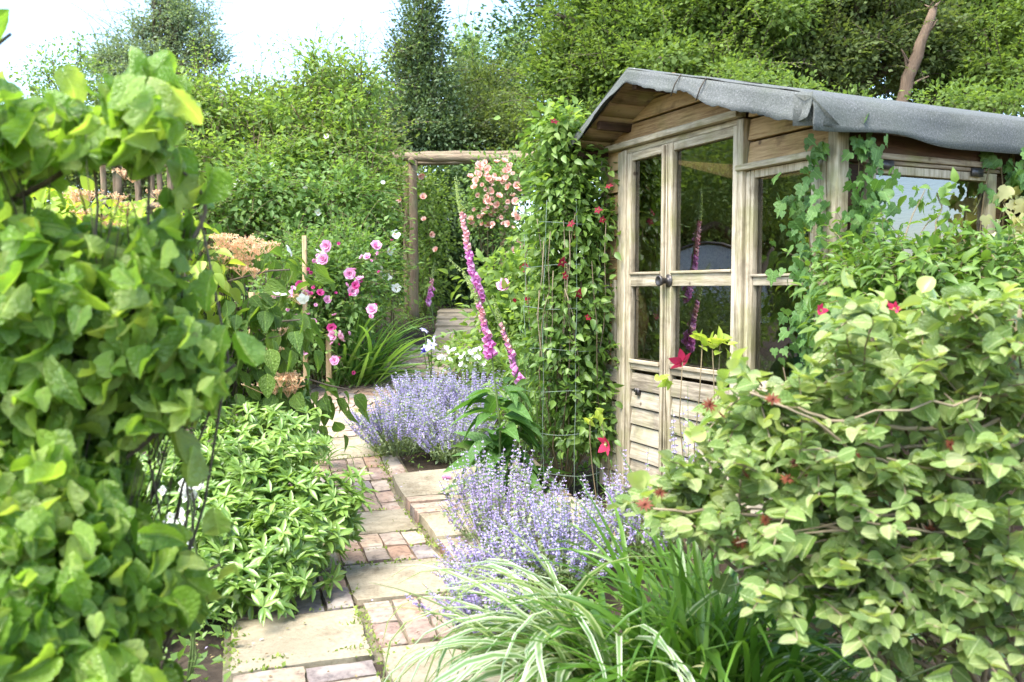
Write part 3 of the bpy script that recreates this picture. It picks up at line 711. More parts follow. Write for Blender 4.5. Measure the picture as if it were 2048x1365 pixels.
# roof: boards beneath, purlins, felt draped over the edges
def slope(x0, z0, x1, z1, n, th, y0, y1, g):
    for i in range(n):
        a, b = i / n + .004, (i + 1) / n - .004
        p = [(x0 + (x1 - x0) * a, z0 + (z1 - z0) * a), (x0 + (x1 - x0) * b, z0 + (z1 - z0) * b)]
        g.prism([(p[0][0], p[0][1] - th), (p[1][0], p[1][1] - th), (p[1][0], p[1][1]), (p[0][0], p[0][1])], y0, y1, 1)
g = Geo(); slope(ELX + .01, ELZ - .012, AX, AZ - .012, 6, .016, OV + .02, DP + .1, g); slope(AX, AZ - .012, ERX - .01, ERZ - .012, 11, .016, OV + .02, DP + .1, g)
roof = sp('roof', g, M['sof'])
for q in ((-.035, .0, OV + .03, .0, 2.12, 2.165), (AX - .02, AX + .02, OV + .03, .0, 2.265, 2.325), (.95, .985, OV + .03, .0, 2.09, 2.135), (ELX + .02, ELX + .05, OV + .03, 0, 2.0, 2.04)):
    g = Geo(); g.box(*q); sp('purlin', g, M['brown'], roof, bevel=.003)
# felt sheet: cross-section over the roof, with drops all round
def wob(a, b): return .006 * sin(a * 9.3 + b * 4) + .004 * sin(a * 23 + b * 11)
sec = []
LD, RD = .035, .125
for k in (1, .66, .33): sec.append((ELX - .012 - .006 * k, ELZ + .004 - LD * k, 'd'))
for t in np.linspace(0, 1, 10): sec.append((ELX - .012 + (AX - ELX + .012) * t, ELZ + (AZ - ELZ) * t + .006 - .012 * (t == 0), 't'))
for t in np.linspace(0, 1, 22)[1:]: sec.append((AX + (ERX + .012 - AX) * t, AZ + (ERZ - AZ) * t + .006 - .014 * (t > .99) - .004 * (t > .94), 't'))
for k in (.25, .5, .75, 1): sec.append((ERX + .02 + .012 * k, ERZ - .02 - RD * k, 'd'))
ysr = np.concatenate([[OV - .012, OV - .004], np.linspace(OV + .02, DP + .12, 50)])
G = np.zeros((len(ysr), len(sec), 3))
for j, y in enumerate(ysr):
    for i, (x, z, kd) in enumerate(sec):
        w = wob(x, y)
        dz = -.006 if j == 0 else 0
        if kd == 'd' and x > 1: G[j, i] = (x + 2.2 * w + .01 * sin(y * 6) * (1 if i > len(sec) - 3 else .4), y, z + .8 * w + (.012 * sin(y * 5 + 1) if i == len(sec) - 1 else 0))
        else: G[j, i] = (x, y, z + .35 * w + dz)
g = Geo(); g.grid(G)
# front drop: hangs from the verge, deeper to the right, torn and lifted in places
xs_ = np.linspace(0, 1, 90); rows = 5; F = np.zeros((rows, len(xs_), 3))
xv = ELX - .012 + (ERX + .03 - ELX + .012) * xs_
for i, x in enumerate(xv):
    zt = roofz(min(max(x, ELX), ERX)) + .0
    dep = np.interp(x, [ELX, -.1, .3, AX, .5, .78, .80, .98, 1.0, 1.3, 1.55, 1.63], [.045, .05, .055, .066, .075, .085, .062, .088, .105, .11, .115, .10])
    dep += .0025 * sin(x * 17 + 3 * sin(x * 5)) + .002 * sin(x * 47 + 2)
    for r in range(rows):
        k = r / (rows - 1)
        jz = RS.uniform(-.003, .003) if r == rows - 1 else 0
        F[r, i] = (x + jz, OV - .014 - .018 * k * k * (1 + .7 * sin(x * 13)) - (.012 * k if .80 < x < .98 else 0), zt - dep * k + jz)
g.grid(F)
# folded corner flap
c0 = F[0, -1]; 
g.raw([(ERX - .03, OV - .05, 1.985), (ERX + .03, OV - .016, 1.97), (ERX + .055, OV + .10, 1.865), (ERX - .02, OV - .062, 1.862)], [0, 3, 2, 0, 2, 1], [3, 3])
fl = sp('roof_felt', g, M['felt'], roof, smooth=True)
so_ = fl.modifiers.new('thick', 'SOLIDIFY'); so_.thickness = .003; so_.offset = 1
g = Geo()   # two lap seams in the felt
for x in (.795, .985):
    z = roofz(x); g.tube([(x, OV + .3, z + .012), (x + .004, OV - .016, z + .004), (x - .006, OV - .04, z - .04), (x - .02, OV - .05, z - .09)], .004, .003, 5)
sp('felt_seam', g, M['dark'], roof)

# things kept inside
nb = sw(1.30, .10, .1)
t = thing('fishing_net', 'green netting in a pale triangular rim behind the lower right pane', 'net', nb)
g = Geo(); a, b, c = sw(1.33, .06, .98), sw(1.19, .06, .66), sw(1.40, .07, .62)
g.tube([sw(1.22, .07, .1), b, a, c, sw(1.39, .08, .1)], .007, None, 6); part('rim', g, M['cane'], t, smooth=True)
g = Geo(); G = np.array([[(a * (1 - u) + (b * (1 - v) + c * v) * u) + SEY * .03 * sin(pi * v) * u for v in np.linspace(0, 1, 7)] for u in np.linspace(0, 1, 7)]); g.grid(G); part('mesh_bag', g, M['net'], t, smooth=True)
t = thing('storage_crate', 'turquoise crate half seen through the lower right window of the shed', 'crate', sw(1.16, .30, .1))
g = Geo(); 
for (x0, x1, y0, y1, z0, z1) in [(1.02, 1.30, .22, .235, .1, 1.02), (1.02, 1.30, .465, .48, .1, 1.02), (1.02, 1.035, .236, .464, .1, 1.02), (1.285, 1.30, .236, .464, .1, 1.02)]:
    q = np.array([sw(x, y, z) for z in (z0, z1) for y in (y0, y1) for x in (x0, x1)]); g.raw(q, [0, 2, 3, 1, 4, 5, 7, 6, 0, 1, 5, 4, 2, 6, 7, 3, 0, 4, 6, 2, 1, 3, 7, 5], [4] * 6)
part('side_panel', g, M['net'], t)
t = thing('hand_net', 'small grey mesh hand net hanging behind the upper right pane', 'net', sw(1.30, .05, 1.5))
g = Geo(); n = 12; ring = [sw(1.31 + .055 * cos(q) + .02 * sin(q), .05, 1.60 + .12 * sin(q)) for q in np.linspace(0, 2 * pi, n + 1)]
g.tube(ring, .004, None, 5, cap=False); g.tube([sw(1.33, .05, 1.71), sw(1.36, .04, 1.80)], .005, None, 5); part('rim', g, M['cane'], t)
g = Geo(); cc_ = sw(1.27, .09, 1.50); G = np.array([[np.asarray(p) * (1 - k) + cc_ * k for p in ring] for k in (0, .4, .75, .95)]); g.grid(G); part('mesh_bag', g, roughmat('grey mesh', (.16, .16, .15), (.3, .3, .29), 60, .8, .2), t)

# ------------------------------------------------------------------ rustic poles
def pole(g, a, b, r, r2=None, knots=1, k=9):
    p = bend(a, b, k, 0, .006); rr = np.linspace(r, r2 or r * .9, k) * (1 + .11 * RS.normal(size=k) * knots); g.tube(p, rr, None, 9)
def arch_post(px, Z, ptop, r, name='post'):
    top = P(px, ptop, Z); g = Geo(); pole(g, (top[0] + .01, Z, float(gh(0, Z)) - .1), top, r, r * .85); return g
c = P(915, 640, 11)
perg = thing('pergola', 'rustic pole arch over the far steps with paired bark posts', 'pergola', (c[0], 11.2, float(gh(0, 11.2))))
for px, Z, pt, r in [(826, 11.0, 322, .062), (815, 11.7, 330, .07), (1018, 11.0, 322, .06), (1008, 11.7, 330, .06)]:
    part('post', arch_post(px, Z, pt, r), M['log'], perg, smooth=True)
for x0, y0, x1, y1, Z, r in [(786, 314, 1120, 316, 11.0, .052), (800, 312, 1110, 310, 11.72, .05), (830, 326, 1060, 322, 11.35, .042)]:
    g = Geo(); pole(g, P(x0, y0, Z), P(x1, y1, Z), r, None, 1.2, 12); part('beam', g, M['logx'], perg, smooth=True)
for px in (824, 1018):
    g = Geo(); pole(g, P(px, 322, 10.85) , P(px - 6, 322, 11.9), .045); part('cross_pole', g, M['log'], perg, smooth=True)
c = P(300, 560, 8)
tr = thing('rustic_trellis', 'bark pole screen with uneven uprights behind the left shrubs', 'trellis', (c[0], 8, float(gh(0, 8))))
for px, pt, r in [(205, 328, .03), (234, 330, .045), (273, 330, .04), (302, 326, .03), (318, 328, .028), (340, 330, .036), (362, 352, .03)]:
    g = Geo(); tp = P(px, pt, 8); pole(g, (tp[0], 8 + RS.uniform(-.03, .03), float(gh(0, 8)) - .1), tp, r); part('upright', g, M['log'], tr, smooth=True)
for x0, y0, x1, y1, r in [(190, 322, 385, 330, .04), (195, 312, 330, 318, .03), (200, 405, 390, 412, .03)]:
    g = Geo(); pole(g, P(x0, y0, 7.92), P(x1, y1, 7.92), r); part('rail', g, M['logx'], tr, smooth=True)
for px, pt, Z, r, lab in [(607, 472, 7.3, .018, 'tall pale square stake standing in front of the pink roses'), (500, 585, 6.6, .02, 'short leaning wooden stake behind the drooping viburnum leaves'), (657, 668, 7.4, .022, 'stubby dark based stake under the pink roses')]:
    tp = P(px, pt, Z); gz = float(gh(0, Z)); s = thing('wooden_stake', lab, 'stake', (tp[0], Z, gz), 'stakes holding up the left border')
    g = Geo(); q = r; lean = RS.uniform(-.02, .02)
    g.raw([(tp[0] + a * q + (lean if h else 0), Z + b * q, tp[2] if h else gz - .1) for h in (0, 1) for b in (-1, 1) for a in (-1, 1)], [0, 2, 3, 1, 4, 5, 7, 6, 0, 1, 5, 4, 2, 6, 7, 3, 0, 4, 6, 2, 1, 3, 7, 5], [4] * 6)
    part('stake_shaft', g, M['stake'], s, bevel=.003)
# ------------------------------------------------------------------ flower shapes
def rose_mesh(name, mat, size, layers=((6, 1.0, .35), (6, .78, .75), (5, .5, 1.1), (4, .3, 1.35))):
    g = Geo()
    for q, (n, r, tilt) in enumerate(layers):
        for k in range(n):
            a = 2 * pi * (k + .5 * q + RS.uniform(-.2, .2)) / n
            nu, nv = 4, 4; G = np.zeros((nv, nu, 3))
            tl = tilt + RS.uniform(-.15, .15)
            for i in range(nv):
                for j in range(nu):
                    v = i / (nv - 1); u = (j / (nu - 1) - .5) * 2
                    w = (.25 + .75 * sin(pi * min(v * .62 + .08, 1))) * .62 * r
                    y = v * r; z = .25 * r * u * u * v + .18 * r * v * v - (.12 * r * (v > .9)) + RS.uniform(-.03, .03)
                    x = u * w
                    y2 = y * cos(tl) - z * sin(tl); z2 = y * sin(tl) + z * cos(tl)
                    G[i, j] = (x * cos(a) - y2 * sin(a), x * sin(a) + y2 * cos(a), z2)
            g.grid(G * size)
    me = g.mesh(name); me.materials.append(mat); me.polygons.foreach_set('use_smooth', np.ones(len(me.polygons), bool)); return me
def star_mesh(name, mat, cmat, size, n, asp=.5, cup=.2, curl=.2, shape='ovate'):
    g = Geo(); t = leaf_t(shape, asp, 3, 5, -.1, curl)
    for k in range(n):
        a = 2 * pi * k / n + RS.uniform(-.12, .12); d = np.array([cos(a), sin(a), cup + RS.uniform(-.1, .1)])
        g.add(t, np.zeros((1, 3)), orient(d[None], np.array([[0, 0, 1.0]])), [size * RS.uniform(.85, 1.1)])
    nf = len(np.concatenate(g.S))
    d = rdir(26); d[:, 2] = np.abs(d[:, 2]) + .4
    g.add(rhomb_t(.3), np.zeros((26, 3)), orient(d, rdir(26)), size * .28)
    me = g.mesh(name); me.materials.append(mat); me.materials.append(cmat)
    mi = np.zeros(len(me.polygons), np.int32); mi[nf:] = 1; me.polygons.foreach_set('material_index', mi)
    me.polygons.foreach_set('use_smooth', np.ones(len(me.polygons), bool)); return me
def face_rot(d):
    """euler that turns local +z to direction d"""
    e = Vector(d).to_track_quat('Z', 'Y').to_euler(); return e
def blooms(root, name, meshes, pts, size=(1, 1), toward=None, stalk=None):
    ro = np.array(root.location)
    for p in pts:
        d = nrmz((np.array([0, -1, .6]) if toward is None else np.asarray(toward)) + RS.normal(size=3) * .5)
        me = meshes[RS.randint(len(meshes))]
        o = link_copy(name, me, root, tuple(np.asarray(p) - ro), face_rot(d), RS.uniform(*size))
def pick(cls, n, front=True, lo=-.2):
    """bloom positions on the outside of the crown"""
    out = []
    allc = [(c, x) for c, cc in cls for x in cc]
    if not allc: return out
    w = RS.permutation(len(allc))
    for k in w:
        c, x = allc[k]
        if front and x[1] > c[1] + .05: continue
        if x[2] < c[2] + lo: continue
        out.append(x + nrmz(x - c) * .07 + np.array([0, -.06, .03]))
        if len(out) >= n: break
    return out
PINK = [rose_mesh('rose_bloom', M['pink'], .05) for _ in range(3)]
DEEP = [rose_mesh('rose_bloom', M['deep'], .045) for _ in range(2)]
PEACH = [rose_mesh('rose_bloom', M['peach'], .062, ((6, 1, .5), (5, .7, .95), (4, .4, 1.3))) for _ in range(3)]
WHT = [star_mesh('rose_bloom', M['white'], M['orange'], .052, 5, .95, .35, -.1, 'round') for _ in range(2)]
CLM = [star_mesh('clematis_flower', M['red'], M['vivy'], .06, 5, .6, .25, .25) for _ in range(3)]
CLS = [star_mesh('clematis_flower', M['scar'], M['vivy'], .055, 5, .6, .6, .1) for _ in range(3)]
RST = [star_mesh('spent_flower', M['rust'], M['rust'], .017, 10, .28, .5, .3, 'lance') for _ in range(3)]

# ------------------------------------------------------------------ trees beyond the garden
TG = 'trees beyond the garden'
def tree(name, label, px_base, Z, blobs, lm, ll, top=None, tr=.12, group=TG, sm=None, tpls=None, twigs=16, cat='tree', spray=None, **kw):
    b = P(px_base, 577, Z); b[2] = float(gh(b[0], Z))
    t = thing(name, label, cat, b, group)
    g = Geo(); cl = crown(g, blobs, tpls or T_FAR, ll, **kw); s = Geo()
    if spray: sprays(g, s, spray.pop('on', blobs), tpls or T_FAR, ll=ll, **spray)
    part('crown', g, lm, t); limbs(s, b + np.array([0, 0, -.1]), cl, tr, twigs, tr=.22, trunk_top=top)
    part('trunk', s, sm or M['bark'], t, smooth=True)
    return t, cl
bl = [B(330, 40, 24, 75, 60, .9), B(270, 100, 24, 70, 45, .9), B(390, 95, 24, 65, 50, .9), B(325, 140, 24, 110, 55, 1.2), B(260, 180, 24, 75, 45, 1), B(400, 170, 24, 55, 50, 1), B(345, -20, 24, 45, 30, .6), B(330, 240, 24, 90, 60, 1), B(212, 130, 24, 25, 22, .4)]
tree('birch_tree', 'tall airy grey green tree against the sky at upper left', 325, 24, lumps(bl, 7, .4, .45), M['birch'], .085, P(328, 190, 24), .13, cover=2.0, cr=.13, lpc=12, shell=.6, twigs=4, spray=dict(on=bl, per=30, L=1.2, pairs=13, r=.008, droop=.6))
bl = [B(105, 120, 13, 40, 22, .4), B(85, 145, 13, 45, 25, .4), B(160, 85, 13, 14, 14, .2), B(165, 135, 13, 30, 22, .3), B(130, 180, 13, 70, 30, .5), B(205, 175, 13, 35, 28, .4), B(110, 240, 13, 90, 50, .6)]
tree('elder_sapling', 'thin open sapling with dark forked twigs against the sky at far left', 128, 13, bl, M['ramb'], .055, P(132, 215, 13), .03, cover=1.3, cr=.09, lpc=8, shell=.6, twigs=12)
bl = [B(845, 5, 14, 28, 30, .3), B(845, 55, 14, 45, 40, .4), B(838, 110, 14, 58, 45, .5), B(848, 165, 14, 75, 45, .6), B(830, 215, 14, 80, 45, .7), B(800, 130, 14, 25, 20, .3), B(855, 260, 14, 100, 50, .8)]
tree('holly_tree', 'dark pointed holly rising above the pergola', 845, 14, bl, M['holly'], .06, P(845, 40, 14), .07, cover=4.2, cr=.10, lpc=10, shell=.7, up=.3, twigs=14, droop=.2, spray=dict(per=16, L=.5, pairs=9, r=.006, droop=.1, upb=.6))
bl = [B(940, 95, 19, 38, 45, .7), B(955, 150, 19, 50, 45, .8), B(925, 130, 19, 30, 30, .6), B(950, 210, 19, 60, 50, .8)]
tree('ash_tree', 'pale feathery young tree just right of the dark holly', 945, 19, bl, M['ash'], .075, P(940, 190, 19), .05, cover=2.6, cr=.13, lpc=9, shell=.6, droop=-.2, spray=dict(per=20, L=.7, pairs=8, r=.006, droop=.8))
bl = [B(1030, 80, 19, 35, 38, .6), B(1040, 130, 19, 50, 45, .8), B(1005, 160, 19, 35, 35, .7), B(1035, 200, 19, 70, 50, .8)]
tree('ash_tree', 'pale feathery young tree touching the big hawthorn on the right', 1030, 19.6, bl, M['ash'], .075, P(1030, 180, 19.4), .05, cover=2.6, cr=.13, lpc=9, shell=.6, droop=-.2, spray=dict(per=20, L=.7, pairs=8, r=.006, droop=.8))
bl = [B(1180, 90, 13, 110, 90, 1.0), B(1330, 30, 12.6, 150, 110, 1.2), B(1240, 190, 12.4, 140, 90, 1.0), B(1450, 70, 12.2, 120, 120, 1.1), B(1120, 210, 13, 80, 80, .9), B(1200, -40, 13, 70, 70, .9), B(1400, -90, 12.8, 150, 90, 1.2), B(1330, 150, 12, 120, 60, .9), B(1140, 300, 12.6, 100, 70, .9), B(1480, 160, 11.8, 90, 40, .7)]
tree('hawthorn_tree', 'big bright yellow green hawthorn behind the ridge of the shed roof', 1310, 13, lumps(bl), M['haw'], .078, P(1310, 240, 13), .14, cover=2.6, cr=.10, lpc=16, shell=.38, twigs=3, nrand=.4, spray=dict(on=bl, per=40, L=.75, pairs=12, r=.006, droop=.5))
bl = [B(1640, 40, 12.6, 130, 110, 1.1), B(1760, 110, 12.4, 120, 90, 1.), B(1620, 150, 12.2, 90, 60, .8), B(1740, -20, 12.8, 140, 90, 1.1)]
tree('hawthorn_tree', 'dull dark green hawthorn behind the shed roof left of the dead trunk', 1680, 12.6, lumps(bl), M['hawd'], .072, P(1690, 200, 12.6), .13, cover=2.6, cr=.10, lpc=16, shell=.4, twigs=3, spray=dict(on=bl, per=34, L=.7, pairs=11, r=.006, droop=.5))
bl = [B(1960, 60, 12.9, 110, 110, 1.1), B(2070, 30, 12.4, 100, 120, 1.), B(1900, 150, 12.9, 90, 70, .8), B(2010, 150, 12, 110, 60, .8), B(1900, -30, 13.2, 110, 80, 1)]
tree('hawthorn_tree', 'mixed olive green hawthorn at the top right corner beyond the dead trunk', 1980, 12.8, lumps(bl), M['haw'], .072, P(1985, 220, 12.8), .13, cover=2.6, cr=.10, lpc=16, shell=.4, twigs=3, spray=dict(on=bl, per=34, L=.7, pairs=11, r=.006, droop=.5))
bl = [B(1690, 60, 16, 260, 160, 1.2), B(1250, 60, 16.5, 260, 170, 1.2), B(2050, 80, 16, 200, 160, 1.2)]
tree('oak_tree', 'dark leafy tree filling the gaps behind the hawthorns', 1700, 16.2, bl, M['hedge'], .10, P(1690, 200, 16), .2, cover=3.2, cr=.25, lpc=20, shell=.4)
bl = [B(1515, 165, 9.5, 60, 22, .4), B(1590, 185, 9, 55, 18, .35), B(1460, 150, 9.8, 50, 20, .4), B(1690, 205, 8.6, 50, 14, .3)]
tree('bramble', 'yellowish bramble shoots poking over the middle of the shed roof', 1560, 9.2, bl, M['haw'], .05, None, .02, None, cover=3, cr=.07, lpc=9, cat='bramble')
bl = [B(1900, 200, 8.2, 70, 22, .3), B(1990, 205, 7.9, 70, 22, .3), B(2060, 190, 7.7, 50, 30, .3)]
tree('bramble', 'yellowish bramble shoots over the right end of the shed roof', 1980, 8, bl, M['haw'], .05, None, .02, None, cover=3, cr=.07, lpc=9, cat='bramble')
b0 = P(1800, 220, 11.6); b1 = P(1868, 15, 11.4)
t = thing('dead_trunk', 'bare broken brown trunk standing among the hawthorns', 'tree trunk', (b0[0] - .35, 11.6, float(gh(0, 11.6))), TG)
g = Geo(); pp = bend((b0[0] - .35, 11.65, gh(0, 11.6) - .1), b0, 6, 0, .02)[:-1]; p2 = bend(b0, b1, 10, 0, .02); pts = np.concatenate([pp, p2]); rr = np.linspace(.11, .062, len(pts)) * (1 + .1 * RS.normal(size=len(pts))); rr[-1] *= .7
g.tube(pts, rr, None, 10); part('trunk', g, M['deadbark'], t, smooth=True)
g = Geo(); 
for k in range(5): g.tube(bend(pts[-1] + RS.normal(size=3) * .03 - np.array([0, 0, .05]), pts[-1] + RS.normal(size=3) * np.array([.05, .05, .02]) + np.array([.01, 0, .06]), 3), .02, .004, 4)
for k, (u, dx) in enumerate([(.55, .25), (.7, -.2), (.85, .16), (.62, -.12)]):
    q = pts[int(u * (len(pts) - 1))]; g.tube(bend(q, q + np.array([dx, -.1, .14 + .06 * k]), 4), .022, .008, 5)
part('splinter', g, M['deadbark'], t)

# hedges at the back
bl = [B(790, 240, 15, 60, 60, .7), B(880, 270, 14.6, 120, 60, .8), B(1000, 260, 14.6, 90, 70, .8), B(760, 320, 14.4, 90, 60, .8), B(1060, 320, 14.3, 90, 80, .8), B(960, 190, 15.4, 70, 60, .7)]
shrub('hawthorn_bush', 'dark tangled hedge bush seen above the pergola beam', 'bush', (P(900, 577, 14.7)[0], 14.7), bl, M['hawd'], M['bark'], T_FAR, .07, r0=.06, cover=4.2, cr=.15, lpc=14, twigs=20, spray=dict(per=26, L=.55, pairs=8, r=.005))
bl = [B(925, 430, 12.8, 110, 90, .45), B(900, 530, 12.6, 110, 80, .4), B(1000, 520, 12.6, 90, 90, .4), B(830, 480, 12.9, 70, 120, .4), B(940, 360, 13, 110, 50, .45)]
shrub('ivy_hedge', 'dark ivy clad hedge closing the view through the pergola', 'hedge', (P(915, 577, 12.7)[0], 12.8), bl, M['hedge'], M['bark'], T_SM, .075, r0=.05, cover=4.5, cr=.13, lpc=14, droop=-.6, up=.2)
bl = [B(420, 300, 13.5, 240, 130, .8), B(150, 380, 13, 220, 140, .8), B(500, 430, 13, 250, 130, .8), B(-120, 350, 13, 180, 170, .8), B(690, 420, 12.6, 140, 150, .7), B(200, 290, 14.5, 190, 70, .7)]
shrub('hedge', 'dark garden hedge along the back behind the white rambling roses', 'hedge', (P(350, 577, 13.4)[0], 13.4), bl, M['hawd'], M['bark'], T_FAR, .085, r0=.06, cover=3.6, cr=.2, lpc=16)
bl = [B(-500, 330, 13, 320, 260, 1.2), B(-900, 300, 12, 400, 330, 1.4), B(-1500, 350, 10, 500, 420, 1.5), B(-1200, 150, 13, 400, 300, 1.4)]
shrub('boundary_hedge', 'tall green hedge at the left boundary, mirrored in the door panes', 'hedge', (P(-900, 577, 12)[0], 12), bl, M['haw'], M['bark'], T_FAR, .12, r0=.1, cover=3.4, cr=.25, lpc=18)

# ------------------------------------------------------------------ rambling roses
bl = [B(440, 238, 9.6, 75, 60, .6), B(385, 278, 9.4, 60, 75, .5), B(480, 318, 9.2, 95, 70, .6), B(420, 368, 9.2, 95, 70, .6), B(500, 228, 9.8, 50, 50, .5), B(365, 218, 9.6, 45, 45, .4), B(530, 388, 9, 80, 70, .6), B(410, 193, 9.8, 40, 30, .3), B(540, 278, 9.6, 50, 55, .5)]
t, cl = shrub('rambling_rose', 'sprawling light green rambler with a few white blooms left of centre', 'rose bush', (P(470, 577, 9.3)[0], 9.3), lumps(bl, 6, .45, .7), M['ramb'], M['vine'], T_SM, .072, 'white rambling roses', r0=.03, cover=1.9, cr=.085, lpc=10, twigs=4, multi=1, spray=dict(on=bl, per=26, L=.6, pairs=7, r=.004, droop=.9, upb=.5))
blooms(t, 'rose_bloom', WHT, pick(cl, 16), (.4, .75))
bl = [B(670, 188, 9.8, 75, 55, .6), B(720, 248, 9.6, 65, 70, .6), B(630, 258, 9.5, 80, 65, .6), B(690, 328, 9.4, 95, 75, .7), B(610, 338, 9.3, 75, 60, .6), B(730, 358, 9.4, 60, 60, .5), B(640, 158, 9.9, 40, 30, .4), B(725, 173, 9.8, 30, 32, .4), B(600, 208, 9.8, 40, 40, .4), B(755, 303, 9.5, 32, 45, .4)]
t, cl = shrub('rambling_rose', 'tallest bright yellow green rambler standing left of the pergola', 'rose bush', (P(670, 577, 9.5)[0], 9.5), lumps(bl, 6, .45, .7), M['ramb'], M['vine'], T_SM, .072, 'white rambling roses', r0=.03, cover=1.9, cr=.085, lpc=10, twigs=4, multi=1, spray=dict(on=bl, per=26, L=.6, pairs=7, r=.004, droop=.9, upb=.5))
blooms(t, 'rose_bloom', WHT, pick(cl, 12), (.4, .75))
bl = [B(560, 390, 8.7, 120, 65, .6), B(660, 400, 8.6, 110, 70, .6), B(480, 420, 8.7, 80, 60, .5), B(725, 420, 8.8, 45, 80, .4), B(600, 470, 8.6, 150, 50, .5)]
t, cl = shrub('shrub_rose', 'blue green shrub rose in shade above the pink roses', 'rose bush', (P(600, 577, 8.7)[0], 8.7), bl, M['rose'], M['vine'], T_SM, .072, 'white rambling roses', r0=.03, cover=2.8, cr=.11, lpc=12, twigs=18, multi=4, spray=dict(per=26, L=.45, pairs=6, r=.004, droop=.9))
blooms(t, 'rose_bloom', WHT, pick(cl, 5), (.5, .8))
# pink rose bush
bl = [B(700, 520, 7.9, 85, 70, .45), B(640, 560, 7.7, 80, 75, .45), B(590, 520, 7.8, 50, 50, .4), B(700, 595, 7.7, 55, 60, .35), B(630, 660, 7.6, 70, 70, .35), B(560, 620, 7.6, 60, 80, .4), B(560, 710, 7.6, 70, 60, .35), B(650, 700, 7.7, 45, 45, .3)]
t, cl = shrub('pink_rose_bush', 'bushy rose with scattered mauve pink blooms behind the pale stake', 'rose bush', (P(650, 577, 7.9)[0], 7.9), bl, M['rose'], M['vine'], T_SM, .055, r0=.025, cover=3.2, cr=.09, lpc=12, twigs=18, multi=3, spray=dict(per=24, L=.35, pairs=5, droop=.8))
pp = [(655, 493), (752, 493), (735, 515), (643, 561), (591, 587), (705, 583), (627, 646), (566, 708), (612, 702), (668, 670), (677, 675), (670, 722), (590, 640), (700, 548), (609, 587), (720, 560), (555, 590), (648, 520), (633, 522), (546, 585), (745, 620), (655, 600)]
blooms(t, 'rose_bloom', PINK, [P(x, y, 7.22 + RS.uniform(-.05, .1)) for x, y in pp], (.7, 1.25), (.1, -1, .25))
blooms(t, 'rose_bud', DEEP + PINK, [P(x + RS.normal() * 16, y + RS.normal() * 16, 7.25) for x, y in pp for _ in range(2)], (.28, .5), (.1, -.8, .5))
blooms(t, 'rose_bloom', DEEP, [P(x, y, 7.2) for x, y in [(663, 656), (601, 570), (640, 587), (710, 572)]], (.7, 1), (.1, -1, .2))
t, cl = shrub('white_rose_bush', 'leafy bush with white roses between pink roses and pergola post', 'rose bush', (P(770, 577, 8.8)[0], 8.9), [B(750, 400, 9.0, 40, 60, .4), B(755, 480, 8.9, 38, 70, .4), B(760, 560, 8.8, 36, 55, .35), B(725, 620, 8.5, 50, 35, .3)], M['ramb'], M['vine'], T_SM, .055, r0=.025, cover=3, cr=.1, lpc=12, twigs=16, multi=2, spray=dict(per=18, L=.3, pairs=5, droop=.8))
blooms(t, 'rose_bloom', WHT, [P(x, y, 8.3) for x, y in [(792, 578), (773, 558), (757, 540), (780, 500), (740, 575), (790, 470)]], (.9, 1.4), (.2, -1, .3))
# climbing roses on the arch
t, cl = shrub('climbing_rose', 'climber with masses of peach pink roses on the right pergola post', 'rose bush', (P(1000, 577, 10.8)[0], 10.8), [B(980, 360, 10.7, 40, 35, .3), B(985, 430, 10.6, 40, 45, .3), B(1035, 350, 10.7, 40, 30, .3), B(955, 410, 10.7, 28, 35, .25), B(1040, 480, 10.5, 40, 50, .3)], M['rose'], M['vine'], T_SM, .06, r0=.025, cover=3.2, cr=.1, lpc=11, twigs=14)
pp = []
for cx_, cy_, rx_, ry_, n in [(985, 345, 48, 25, 26), (1000, 385, 55, 40, 22), (985, 430, 55, 32, 30), (960, 350, 22, 20, 6), (1010, 480, 35, 30, 8)]:
    for k in range(n):
        a = RS.rand() * 2 * pi; r_ = RS.rand() ** .5; pp.append(P(cx_ + rx_ * r_ * cos(a), cy_ + ry_ * r_ * sin(a), 10.3 + RS.uniform(-.15, .25)))
blooms(t, 'rose_bloom', PEACH, pp, (.4, .85), (0, -1, .35))
t, cl = shrub('climbing_rose', 'light leafy climber just inside the left pergola post with few peach buds', 'rose bush', (P(850, 577, 11.5)[0], 11.5), [B(855, 400, 11.5, 40, 60, .35), B(862, 480, 11.4, 35, 60, .3), B(850, 560, 11.4, 40, 55, .3), B(790, 350, 11.3, 30, 30, .3)], M['ramb'], M['vine'], T_SM, .06, r0=.02, cover=2.6, cr=.1, lpc=10)
blooms(t, 'rose_bloom', PEACH, [P(x, y, 11.0) for x, y in [(842, 350), (846, 395), (800, 400), (848, 440), (872, 500), (862, 470)]], (.6, .9), (0, -1, .3))

